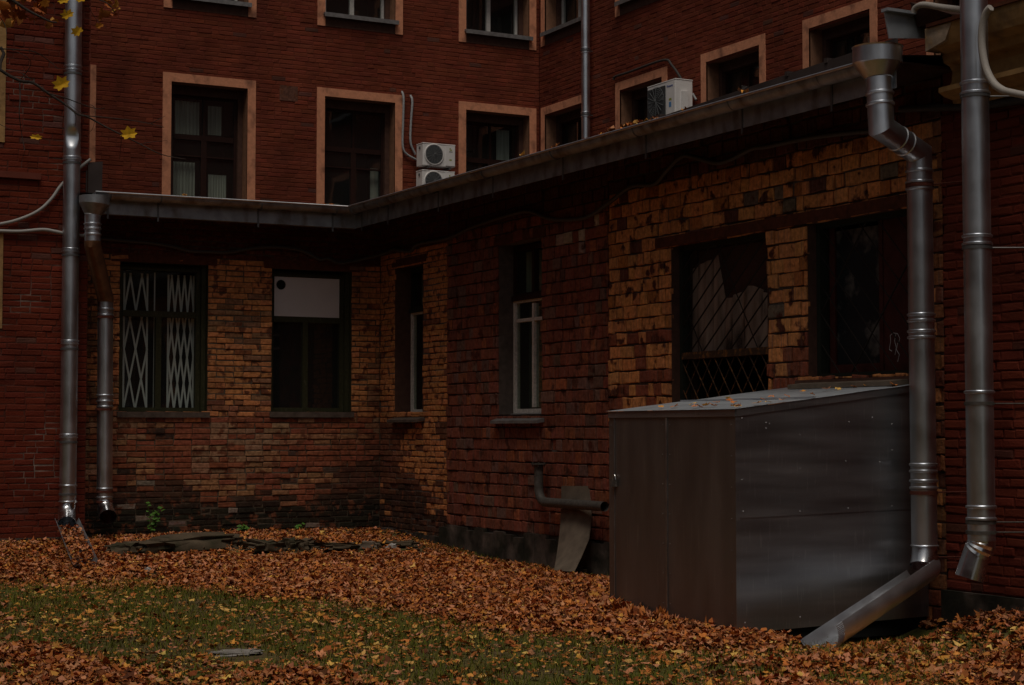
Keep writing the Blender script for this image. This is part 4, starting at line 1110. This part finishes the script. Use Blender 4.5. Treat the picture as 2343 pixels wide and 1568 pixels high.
# ------------------------------------------------------------------ pipes and cables on the walls
def smooth_path(pts, n=6):
    P = [Vector(p) for p in pts]; out = []
    for i in range(len(P)-1):
        p0,p1,p2,p3 = P[max(i-1,0)],P[i],P[i+1],P[min(i+2,len(P)-1)]
        for k in range(n):
            t = k/n; out.append(.5*((2*p1)+(p2-p0)*t+(2*p0-5*p1+4*p2-p3)*t*t+(3*p1-p0-3*p2+p3)*t**3))
    out.append(P[-1]); return out
def cable(name, pts, r, m, label, cat, group=None, n=6):
    b = MB(); b.tube(smooth_path(pts), r, n); o = b.build(name, m, smooth=True, ang=80); return tag(o,label,cat,group)
yw = YM-.05
cable('refrigerant_pipe', [on_y(u,v,yw+(.06 if i == 0 else 0)) for i,(u,v) in enumerate(((919,210),(923,226),(922,278),(921,333),(929,352),(952,366)))], .022, M['foil'], 'left of two pale pipes curving down to the stacked air conditioners', 'pipe', 'air conditioner pipes on the back wall')
cable('refrigerant_pipe', [on_y(u,v,yw+(.06 if i == 0 else 0)) for i,(u,v) in enumerate(((938.5,219),(943,233),(940,278),(939,326),(950,354)))], .022, M['foil'], 'right of two pale pipes curving down to the stacked air conditioners', 'pipe', 'air conditioner pipes on the back wall')
xw_ = XM-.05
cable('insulated_pipe', [on_x(u,v,xw_) for u,v in ((1404,183),(1407,176),(1440,165),(1500,143),(1526,138),(1535,148),(1548,165),(1560,185))], .022, M['cable_dark'], 'dark insulated pipe bent over a window to the air conditioner with the square grille', 'pipe')
cable('drain_hose', [on_x(u,v,xw_) for u,v in ((1584,215),(1588,222),(1592,229))], .02, M['foil'], 'short grey hose behind the air conditioner with the square grille', 'hose')
ya = YB-.06; xa = XR-.07
pA = [on_y(u,v,ya) for u,v in ((228,546),(290,552),(347,557),(400,566),(434,575),(480,577),(521,578),(570,570),(605,566),(650,567),(693,575),(731,594),(750,592),(779,602.6),(835,592))]
pBq = [on_x(u,v,xa) for u,v in ((885,578),(901,571),(939,575),(956,559),(1026,545),(1080,520),(1149,497),(1208,484),(1253,500),(1295,503.5),(1344,496.5),(1392,465),(1444,427),(1496,422),(1524,392),(1559,359),(1590,361),(1635,373),(1670,366),(1722,340),(1754,336),(1841,318),(1910,308),(1990,300))]
cable('wall_cable', pA+pBq, .024, M['cable'], 'long dark sagging cable under the annex eaves', 'cable')
yc = YL-.05
cable('wall_cable', [on_y(u,v,yc) for u,v in ((-40,517),(0,513),(42,503),(87,483),(118,455),(142,422),(182,385),(207,365))], .022, M['cable_grey'], 'pale cable rising in a curve behind the tall left downpipe', 'cable')
cable('wall_cable', [on_y(u,v,yc) for u,v in ((-40,528),(0,529),(45,530),(97,526),(125,530),(145,534),(190,540),(205,542))], .024, M['cable_grey'], 'pale cable running level across the left wing to its downpipe', 'cable')
xq = XC-.66
cable('conduit', [on_x(u,v,XC-.47) for u,v in ((2090,30),(2093,20),(2103,13),(2120,12),(2150,17),(2200,23),(2240,30))], .026, M['conduit'], 'pale conduit curling over the flashing toward the far right downpipe', 'conduit')
cable('conduit', [on_x(u,v,xq) for u,v in ((2266,18),(2256,30),(2248,55),(2245,90),(2248,125),(2256,160),(2272,190),(2292,206),(2312,212),(2360,222))], .03, M['conduit'], 'pale corrugated conduit looping down beside the far right downpipe', 'conduit')
cable('conduit', [on_x(u,v,XC-.05) for u,v in ((2060,251),(2110,248),(2192,246),(2270,240),(2360,226))], .032, M['cable_dark'], 'dark level conduit below the ochre cornice', 'conduit')
# metal upstand at the left end of the annex roof
yu = EY+.3
a_ = on_y(202,372,yu); c_ = on_y(235,370,yu); bt_ = on_y(233,446,yu)
b = MB(); b.hexa([(a_.x,yu,EAVE),(bt_.x,yu,EAVE),(bt_.x,yu+.02,EAVE),(a_.x,yu+.02,EAVE),(a_.x,yu,a_.z),(c_.x,yu,c_.z),(c_.x,yu+.02,c_.z),(a_.x,yu+.02,a_.z)])
b.box(bt_.x+.0,bt_.x+.008,yu+.021,yu+.45,EAVE,c_.z-.16); b.box(a_.x-.02,a_.x-.002,yu+.03,yu+.3,EAVE,a_.z-.1)
o = b.build('roof_flashing', M['roof']); tag(o,'brown sheet metal flashing standing at the left end of the annex roof','flashing')

# ------------------------------------------------------------------ stones
def stone(name, c, size, rz, seed, m, label, cat='stone', group='stones at the foot of the left wall', flat=.5):
    bm = bmesh.new(); bmesh.ops.create_cube(bm, size=1); bmesh.ops.bevel(bm, geom=bm.edges[:], offset=.18, segments=2, affect='EDGES')
    bmesh.ops.subdivide_edges(bm, edges=bm.edges[:], cuts=3, use_grid_fill=True)
    for v in bm.verts:
        n_ = vnoise(v.co.x*3+seed*7, v.co.y*3+v.co.z*5, 1, seed)-.5 + .8*(vnoise(v.co.x*9+seed*3, v.co.y*9+v.co.z*4, 1, seed+50)-.5); k = 1+.42*n_
        v.co = Vector((v.co.x*size[0]*k, v.co.y*size[1]*k, v.co.z*size[2]*(1+.7*n_)))
    me = bpy.data.meshes.new(name); bm.to_mesh(me); bm.free(); me.materials.append(m)
    me.polygons.foreach_set('use_smooth',[True]*len(me.polygons)); me.set_sharp_from_angle(angle=R(40))
    o = bpy.data.objects.new(name,me); col.objects.link(o); o.location = c; o.rotation_euler = (rnd.uniform(-.10,.04),rnd.uniform(-.05,.05),rz+rnd.uniform(-.08,.08))
    return tag(o,label,cat,group)
STONES = []
def at_ground(u, v):
    z = 0
    for _ in range(8): p = on_z(u,v,z); z = gz(p.x,p.y)
    return Vector((p.x,p.y,z))
def put(u0,u1,vb,depth,h,seed,m,label,cat='stone',rz=0,lift=0.0,name='stone'):
    l_, r2 = at_ground(u0,vb), at_ground(u1,vb); c = (l_+r2)/2
    wd = (r2-l_).length; STONES.append((c.x,c.y,wd))
    return stone(name,(c.x,c.y+depth*.35,c.z+h*.38+lift),(wd*1.02,depth,h),math.atan2(r2.y-l_.y,r2.x-l_.x)+rz,seed,m,label,cat)
put(330,562,1272,.75,.20,1,M['concrete'],'long cracked flat slab lying at the foot of the wall under the grilled window','slab',name='slab')
put(258,326,1268,.4,.16,2,M['concrete'],'mossy stone left of the long cracked slab')
put(581,640,1265,.35,.16,3,M['concrete'],'largest of the three rounded stones in a row right of the long slab')
put(642,684,1264,.3,.15,4,M['concrete'],'middle of the three rounded stones in a row')
put(682,712,1264,.28,.13,5,M['concrete'],'smallest rounded stone at the right end of the row of three')
put(716,833,1250,.6,.09,6,M['concrete'],'dark mossy slab under the boarded window near the inner corner','slab',name='slab')
put(880,970,1254,.5,.09,7,M['concrete'],'dark mossy slab right against the inner corner of the yard','slab',name='slab')
put(832,868,1266,.16,.11,8,M['plank'],'loose pale brick lying in front of the corner slabs','brick',.25,name='loose_brick')
put(890,907,1269,.14,.09,9,M['stone_light'],'small pale stone beside the loose brick')
put(935,965,1266,.2,.06,10,M['concrete'],'thin flat stone tilted beside the right hand corner slab')
put(330,345,1311,.08,.06,11,M['stone_light'],'tiny whitish stone among the leaves below the long slab')
put(490,606,1500,.22,.03,12,M['stone_mid'],'flat grey slab sunk in the grass in the foreground','slab',lift=.0,name='slab')
put(1300,1348,1318,.2,.1,13,M['concrete'],'rough stone at the foot of the leaning warped sheet')

# ------------------------------------------------------------------ weeds
def weed(u, v, h, n, seed, label):
    p = on_y(u,v,YB-.13); rr = random.Random(seed)
    p.z = gz(p.x,p.y)
    root = empty('weed', p, label, 'weed', 'weeds at the foot of the left wall')
    s_, f = MB(), MB()
    for k in range(max(3,n//7)):
        dx, dy = rr.uniform(-.12,.12)*h/.5, -rr.uniform(0,.08); hh = h*rr.uniform(.5,1)
        pts = [p+Vector((dx*t*t,dy*t,hh*t)) for t in (0,.35,.7,1)]
        s_.tube(pts,.004,4)
        for j in range(7):
            t = .25+.75*j/6; c = p+Vector((dx*t*t,dy*t,hh*t))+Vector((rr.uniform(-.06,.06),rr.uniform(-.04,.02),rr.uniform(-.02,.02)))
            a = rr.uniform(0,6.28); L = rr.uniform(.025,.045); d = Vector((math.cos(a),math.sin(a)*.6,rr.uniform(-.3,.4))).normalized(); sdv = d.cross(Vector((rr.uniform(-.4,.4),-.7,.7))).normalized()
            f.add([c-d*L,c+sdv*L*.7-d*.2*L,c+d*L,c-sdv*L*.7-d*.2*L],[(0,1,2,3)])
    s_.build('stem', M['weed'], root); f.build('foliage', M['weed'], root)
weed(346,1225,.50,30,1,'tall green weed against the dark wall base below the grilled window')
weed(682,1216,.15,22,2,'low green weed by the wall below the boarded window')
weed(552,1218,.12,14,3,'small green weed between the two other weeds on the wall base')

# ------------------------------------------------------------------ leaf litter and grass
def leaf_template(kind):
    if kind == 0:      # maple: lobed fan
        ang = [-90,-60,-40,-20,0,18,38,62,90,118,142,162,180,200,220,240]
        rad = [.30,.52,.70,.58,.86,.60,.98,.62,1.0,.62,.98,.60,.86,.58,.70,.52]
    elif kind == 1:    # ovate
        ang = list(range(0,360,45)); rad = [.5,.72,1,.72,.5,.55,.75,.55]
    else:
        ang = list(range(0,360,60)); rad = [.55,.7,.8,.5,.8,.7]
    pts = [(0,0)] + [(r*math.cos(R(a))*.5, r*math.sin(R(a))*.5) for a,r in zip(ang,rad)]
    n = len(ang); tris = [(0,1+k,1+(k+1)%n) for k in range(n)]
    return np.array(pts), np.array(tris)
PAL = .95*np.array([(.38,.118,.030),(.25,.068,.019),(.50,.172,.042),(.52,.22,.11),(.40,.155,.07),(.10,.033,.013),(.17,.05,.016),(.56,.25,.05),(.66,.40,.11)])
PW = np.array([.19,.17,.13,.16,.14,.07,.08,.05,.01])
PW2 = np.array([.16,.08,.16,.16,.08,.05,.04,.15,.12])
def litter(name, P, size, tilt, curl, kinds, weights, parent=None):
    N = len(P); allv, allf, allc = [], [], []
    base = 0
    kidx = nrg.choice(len(kinds), N)
    for ki,kd in enumerate(kinds):
        pts, tris = leaf_template(kd); I = np.where(kidx == ki)[0]; n = len(I)
        if not n: continue
        s = size[I][:,None]
        x = pts[None,:,0]*s; y = pts[None,:,1]*s
        cu = nrg.uniform(-curl,curl,n)[:,None]; cv = nrg.uniform(-curl,curl,n)[:,None]
        z = (cu*x*x + cv*y*y)/np.maximum(s,1e-4)*1.6 + nrg.normal(0,.07,(n,len(pts)))*s
        v = np.stack([x,y,z],-1)
        yaw = nrg.uniform(0,2*np.pi,n); ti = np.abs(nrg.normal(0,1,n))*tilt[I]; ti = np.minimum(ti,1.3); ax = nrg.uniform(0,2*np.pi,n)
        c,s_ = np.cos(yaw),np.sin(yaw)
        v = np.stack([v[...,0]*c[:,None]-v[...,1]*s_[:,None], v[...,0]*s_[:,None]+v[...,1]*c[:,None], v[...,2]],-1)
        k = np.stack([np.cos(ax),np.sin(ax),np.zeros(n)],-1)[:,None,:]
        ct,st = np.cos(ti)[:,None,None],np.sin(ti)[:,None,None]
        v = v*ct + np.cross(np.broadcast_to(k,v.shape),v)*st + k*(np.sum(k*v,-1,keepdims=True))*(1-ct)
        v += P[I][:,None,:]
        allv.append(v.reshape(-1,3))
        f = tris[None]+ (np.arange(n)*len(pts))[:,None,None] + base
        allf.append(f.reshape(-1,3)); base += n*len(pts)
        pc = PAL[nrg.choice(len(PAL),n,p=weights)]*nrg.uniform(.7,1.3,(n,1))*nrg.uniform(.92,1.08,(n,3))
        allc.append(np.repeat(pc,len(tris),0))
    V = np.concatenate(allv); F = np.concatenate(allf); Cc = np.concatenate(allc)
    return fast_mesh(name, V, F, Cc, M['leaf'], parent)
def fast_mesh(name, V, F, Cc, m, parent=None):
    me = bpy.data.meshes.new(name); nf = len(F); k = F.shape[1]
    me.vertices.add(len(V)); me.vertices.foreach_set('co', V.astype(np.float32).ravel())
    me.loops.add(nf*k); me.loops.foreach_set('vertex_index', F.astype(np.int32).ravel())
    me.polygons.add(nf); me.polygons.foreach_set('loop_start', np.arange(0,nf*k,k,dtype=np.int32))
    me.update(calc_edges=True)
    a = me.attributes.new('Col','FLOAT_COLOR','FACE'); arr = np.ones((nf,4),dtype=np.float32); arr[:,:3] = Cc; a.data.foreach_set('color',arr.ravel())
    me.materials.append(m); o = bpy.data.objects.new(name,me); col.objects.link(o); o.parent = parent
    return o
def interp(u, tab):
    return np.interp(u, [t[0] for t in tab], [t[1] for t in tab])
LOWB = [(-300,1335),(0,1335),(150,1345),(330,1338),(560,1358),(760,1372),(860,1384),(960,1405),(1120,1438),(1250,1458),(1400,1478),(1550,1495),(1700,1500),(1850,1480),(2100,1460),(2700,1400)]
def density(x, y, z):
    """0..1 cover of big leaves; the drifts lie along the wall, in the left foreground and at the right."""
    u, v = proj(x, y, z)
    wob = 26*(vnoise(x,y,1.2,81)-.5)+14*(vnoise(x,y,3.3,82)-.5)
    lb = interp(u, LOWB)
    d = 0
    e = (lb+wob - v)/24
    d = max(d, min(1,max(0,.5+e)))
    if u < 190 and 1250 < v < 1345: d *= .35+.9*vnoise(x,y,1.6,90)
    e2 = (v - (1478 + (u/900)*70 + wob*1.6))/40
    if u < 1100: d = max(d, min(1,max(0,.5+e2))*(1.6*vnoise(x,y,1.7,83)**2+.3*(vnoise(x,y,4,88)-.55)))
    e3 = (v - (1500 - (u-1500)*.07 + wob*1.5))/40
    if u > 1450: d = max(d, min(1,max(0,.5+e3))*min(1,(u-1450)/300)*(1.05*vnoise(x,y,1.8,84)**1.8+.3*(vnoise(x,y,4,89)-.5)+max(0,(u-2050)/900)))
    if y > 21.5: d *= .42
    if x > 9.3 and y > 15.5: d *= max(.3, 1-(x-9.3)*1.3)
    return min(1,d)
def blocked(x, y, grass=False):
    for (sx,sy,sr) in STONES:
        if abs(x-sx) < sr*.5+.02 and abs(y-sy) < .42: return rnd.random() < (.9 if y < sy+.1 else .7)
    if 8.2 < x < 9.85 and 10.62+(x-8.4)*.22 < y < 11.4: return True
    if y > YL-.06 and x < 5.9: return True
    if y > YB-.05: return True
    if x > XR-.02 or (x > XC-.02 and y < 11.3): return True
    if KX0-.01 < x < KX1+.1 and KY0-.01 < y < KY1+.01: return True
    return False
big, sm = [], []
tries = 0
rl = random.Random(77)
for _ in range(170000):
    x = rl.uniform(.8, 10); y = rl.uniform(8.2, 22.7)
    if blocked(x,y): continue
    z = gz(x,y); u, v = proj(x,y,z)
    if not (-260 < u < 2600 and v < 1720): continue
    d = density(x,y,z)
    t = rl.random()
    if t < d*.92:
        big.append((x,y,z+.005+rl.random()**1.5*.07*d, d))
    elif t < d*.92 + .16*(.3+1.4*vnoise(x,y,1.1,85)):
        sm.append((x,y,z+.012+rl.random()*.02,0))
big = np.array(big); sm = np.array(sm)
szb = nrg.uniform(.035,.105,len(big)); szs = nrg.uniform(.028,.06,len(sm))*(1+1.0*(nrg.random(len(sm)) < .2))
o = litter('fallen_leaves', big[:,:3], szb, np.full(len(big),.24), 1.2, [0,0,1,2], PW); tag(o, kind='stuff')
o = litter('scattered_leaves', sm[:,:3], szs, np.full(len(sm),.25), .8, [1,2,1,0], PW2); tag(o, kind='stuff')
cl_ = []
for _ in range(420):
    t = rl.uniform(.18,1.02); q_ = e1.lerp(e2,t); cl_.append((q_.x+rl.uniform(-.12,.12),q_.y,max(q_.z-.135+rl.uniform(0,.07)+.05*t,gz(q_.x,q_.y)+.01)))
o = litter('chute_leaves', np.array(cl_), nrg.uniform(.05,.10,len(cl_)), np.full(len(cl_),.3), 1.2, [0,1], PW); tag(o, kind='stuff')
# heaped leaves against the cabinet door foot
hp = []
for _ in range(900):
    t = rl.random(); y = KY0+.3+(KY1+.2-KY0-.3)*t; hgt = .16*t
    x = KX0-.02-abs(rl.gauss(0,.16)); z = gz(x,y)+hgt*max(0,1-abs(x-KX0)/.4)*rl.random()**.5
    hp.append((x,y,z+.01))
o = litter('leaf_drift', np.array(hp), nrg.uniform(.07,.15,len(hp)), np.full(len(hp),.6), 1.6, [0,0,1], PW); tag(o, kind='stuff')
# grass
gb = []
for _ in range(190000):
    x = rl.uniform(.8, 10); y = rl.uniform(8.2, 21.5)
    if blocked(x,y): continue
    z = gz(x,y); u, v = proj(x,y,z)
    if not (-100 < u < 2450 and v < 1640): continue
    d = density(x,y,z)
    if rl.random() > (1-d)*(.35+.9*vnoise(x,y,2.2,86)): 
        if not (d < .95 and rl.random() < .05): continue
    gb.append((x,y,z))
gb = np.array(gb); n = len(gb)
hh = nrg.uniform(.02,.07,n)*(1+.6*(nrg.random(n) < .06)); a = nrg.uniform(0,2*np.pi,n); lean = nrg.uniform(.2,1.1,n); wd = nrg.uniform(.0025,.0045,n)
dx,dy = np.cos(a),np.sin(a)
v0 = gb+np.stack([-dy*wd,dx*wd,np.zeros(n)],-1); v1 = gb+np.stack([dy*wd,-dx*wd,np.zeros(n)],-1)
v2 = gb+np.stack([dx*hh*lean,dy*hh*lean,hh],-1)
V = np.stack([v0,v1,v2],1).reshape(-1,3); F = np.arange(3*n).reshape(-1,3)
gc = np.array([(.095,.115,.010),(.13,.125,.016),(.16,.12,.03),(.07,.075,.010)])[nrg.choice(4,n,p=[.3,.3,.22,.18])]*nrg.uniform(.7,1.25,(n,1))
o = fast_mesh('grass', V, F, gc, M['grass']); tag(o, kind='stuff')
# leaves lying in the gutter
gl = []
for (u0,u1,cnt) in ((1372,1465,60),(1255,1300,9),(1480,1500,10),(1330,1345,4),(1690,1705,6),(885,895,2),(1560,1575,2),(1180,1200,3)):
    for _ in range(cnt):
        u = rl.uniform(u0,u1); v = 472-(u-797)*.2855; p = on_x(u,v,LIPX+.05); gl.append((p.x+rl.uniform(-.02,.05),p.y,EAVE+.02+rl.uniform(0,.05)))
for (u,cnt) in ((455*1.65,5),(1320/1.653,0),(430,2),(640,2)):
    for _ in range(int(cnt)): p = on_y(u+rl.uniform(-12,12),465,LIPY+.05); gl.append((p.x,p.y,EAVE+.03+rl.uniform(0,.03)))
o = litter('gutter_leaves', np.array(gl), nrg.uniform(.05,.1,len(gl)), np.full(len(gl),.6), 1.4, [0,1,2], PW2); tag(o, kind='stuff')
# single leaves on the cabinet top
pts, tris = leaf_template(0)
def leaf_mesh(size, seed, colr, name):
    r2 = random.Random(seed); c = [r2.uniform(-.6,.6) for _ in range(2)]
    me = bpy.data.meshes.new(name)
    me.from_pydata([(x*size,y*size,(c[0]*x*x+c[1]*y*y)*size+abs(r2.gauss(0,.05))*size) for x,y in pts],[],[tuple(int(i) for i in t) for t in tris])
    at = me.attributes.new('Col','FLOAT_COLOR','FACE')
    for d_ in at.data: d_.color = (*colr,1)
    me.materials.append(M['leaf']); return me
lm = [leaf_mesh(.10,k,tuple(PAL[i]*1.25),'fallen_leaf') for k,i in enumerate((7,2,3,8,0))]
spots = [(1513,934),(1541,932),(1553,938),(1585,926),(1600,931),(1615,930),(1633,929),(1640,924),(1666,912),(1667,916),(1652,935),(1680,922),(1706,936),(1722,931),(1745,915),(1750,925),(1764,909),(1790,918),(1806,921),(1800,907),(1835,898),(1858,904),(1890,893),(1915,891),(1953,886),(1980,884),(2045,882)]
for k,(u,v) in enumerate(spots):
    # intersect the sloping top
    d = ray(u,v); t = (zf+.014-EYE-slope*KX0)/(d.z-slope*d.x); p = CAM+d*t
    if not (KX0 < p.x < KX1 and KY0 < p.y < KY1):
        p = Vector((min(max(p.x,KX0+.05),KX1-.35),min(max(p.y,KY0+.03),KY1-.05),0)); 
    p.z = zT(p.x)+.022
    o = bpy.data.objects.new('fallen_leaf', lm[k%5]); col.objects.link(o); o.location = p; o.rotation_euler = (rnd.uniform(-.3,.3),rnd.uniform(-.3,.3),rnd.uniform(0,6)); o.scale = [rnd.uniform(.6,1.05)]*3
    tag(o,'small orange fallen leaf lying on the grey cabinet top','leaf','fallen leaves on the cabinet top')

# ------------------------------------------------------------------ maple reaching in from the left
tb = Vector((.55,9.6,gz(.55,9.6)))
tree = empty('maple_tree', tb, 'autumn maple reaching bare twigs and a few yellow leaves into the upper left corner', 'tree')
TD = 10.2
def tp(u, v, dep=TD):
    d = ray(u,v); k = dep/d.dot(Fh); return CAM+d*k
b = MB(); b.tube([tb-Vector((0,0,.2)),tb+Vector((.02,.0,1)),tb+Vector((.06,.05,2.4)),tb+Vector((.03,.1,4)),tb+Vector((.1,.1,5.6)),tb+Vector((.0,.2,8))],[.2,.15,.13,.11,.08,.03],14); b.build('trunk', M['bark'], tree, smooth=True, ang=80)
def branch(path, r0, r1, name='branch', parent=tree):
    n = len(path); sp = smooth_path(path,4); m = len(sp)
    b = MB(); b.tube(sp,[r0+(r1-r0)*k/(m-1) for k in range(m)],6); return b
k0 = tb+Vector((.05,.05,2.9)); k1 = tb+Vector((.05,.08,3.6))
main_b = branch([k0,tp(-40,120),tp(0,160),tp(45,185),(tp(75,190)),tp(110,214),tp(150,240),tp(178,262),tp(200,268),tp(240,290),tp(280,310),tp(320,330),tp(370,354),tp(425,365)],.011,.002)
for path,r in (([(45,185),(46,230),(44,260),(50,310),(57,345)],.004),([(0,112),(60,116),(85,122),(110,138),(133,158)],.004),([(110,214),(150,225),(190,240),(225,250),(240,247)],.004),
               ([(178,262),(205,266),(250,270),(300,276),(345,284),(375,292)],.004),([(345,284),(360,275),(378,266)],.0025),([(45,185),(70,150),(60,130),(20,112)],.003),
               ([(278,310),(276,340),(273,365)],.002),([(320,330),(350,325),(382,322)],.002),([(205,240),(215,245),(218,265),(212,295),(200,305)],.002),
               ([(240,290),(225,280),(190,262),(160,240)],.002),([(20,165),(50,168),(90,200),(115,235)],.0025),([(150,240),(172,262),(172,290)],.003),([(0,285),(20,295),(45,300)],.002),([(57,345),(50,370),(49,385)],.0015)):
    bb = branch([tp(u,v,TD+rnd.uniform(-.15,.15)) for u,v in path],r,r*.4); main_b.add(bb.v,bb.f)
main_b.build('branch', M['bark'], tree, smooth=True, ang=80)
b2 = branch([k1,tp(-30,-40),tp(20,-5),tp(60,22),tp(90,38),tp(115,50),tp(130,52)],.013,.004)
for path,r in (([(20,-5),(80,-20),(160,-15),(240,5),(262,30)],.006),([(200,10),(220,45),(245,65)],.002),([(0,40),(12,60),(15,80)],.003),([(160,-15),(150,5),(152,30)],.003)):
    bb = branch([tp(u,v,TD+rnd.uniform(-.2,.2)) for u,v in path],r,r*.4); b2.add(bb.v,bb.f)
b2.build('branch', M['bark'], tree, smooth=True, ang=80)
b3 = MB()
for (a_,c_,d_) in ((3.4,(-1.6,.6,2.2),.05),(4.2,(-.8,-1.8,2.0),.05),(5.0,(.9,-1.2,2.4),.045),(5.6,(-1.2,1.4,1.8),.04)):
    s0 = tb+Vector((.06,.09,a_)); bb = branch([s0,s0+Vector(c_)*.4+Vector((0,0,.1)),s0+Vector(c_)],d_,.008); b3.add(bb.v,bb.f)
b3.build('branch', M['bark'], tree, smooth=True, ang=80)
# loose crown above the frame and the dull orange sprays at the top edge
cp = []
for _ in range(1100):
    th = rl.uniform(0,6.28); ph = rl.gauss(0,.5); rr = rl.uniform(.4,1)**.5*1.9
    cp.append((tb.x-.5+rr*math.cos(th)*math.cos(ph),tb.y-.2+rr*math.sin(th)*math.cos(ph),tb.z+6.6+rr*math.sin(ph)))
for _ in range(46):
    u = rl.choice((rl.uniform(5,60),rl.uniform(70,130),rl.uniform(225,280),rl.uniform(5,110))); v = rl.uniform(-30,62) if u < 130 else rl.uniform(-25,40)
    cp.append(tuple(tp(u,v,TD+1.2+rl.uniform(-.5,.6))))
PWT = np.array([.30,.15,.30,.05,.02,.02,.05,.08,.03])
litter('foliage', np.array(cp)-np.array(tb), nrg.uniform(.07,.14,len(cp)), np.full(len(cp),.9), .9, [0,0,1], PWT, tree)
yl = [(141,194,44,25,.95),(295,308,42,10,.9),(155,35,34,30,.85),(178,73,34,60,.8),(82,315,32,-20,.5),(228,60,24,40,.7),(145,2,30,10,.8),(105,8,32,80,.7),(185,0,26,15,.7)]
for k,(u,v,sz,rot,sq) in enumerate(yl):
    c = tp(u,v,TD-.03); s_ = sz*TD/FPX*1.12
    rr2 = random.Random(k+40); me = bpy.data.meshes.new('leaf')
    fwd = (CAM-c).normalized(); e1_ = Rv.copy(); e2_ = fwd.cross(e1_).normalized()*1
    ca, sa = math.cos(R(rot)), math.sin(R(rot)); tilt_ = fwd*.35
    vs = []
    for x,y in pts:
        X, Y = (x*ca-y*sa), (x*sa+y*ca)*sq
        vs.append(((e1_*X + Zv*Y + tilt_*(x*.6+abs(y)*.7))*s_ + c) - tb)
    me.from_pydata([tuple(q_) for q_ in vs],[],[tuple(int(i) for i in t) for t in tris])
    at = me.attributes.new('Col','FLOAT_COLOR','FACE')
    yc_ = (.82,.46,.03) if k not in (5,7) else (.55,.20,.03)
    for d_ in at.data: kk = rr2.uniform(.88,1.1); d_.color = (yc_[0]*kk,yc_[1]*kk,yc_[2]*kk,1)
    me.materials.append(M['leaf']); o = bpy.data.objects.new('leaf',me); col.objects.link(o); o.parent = tree
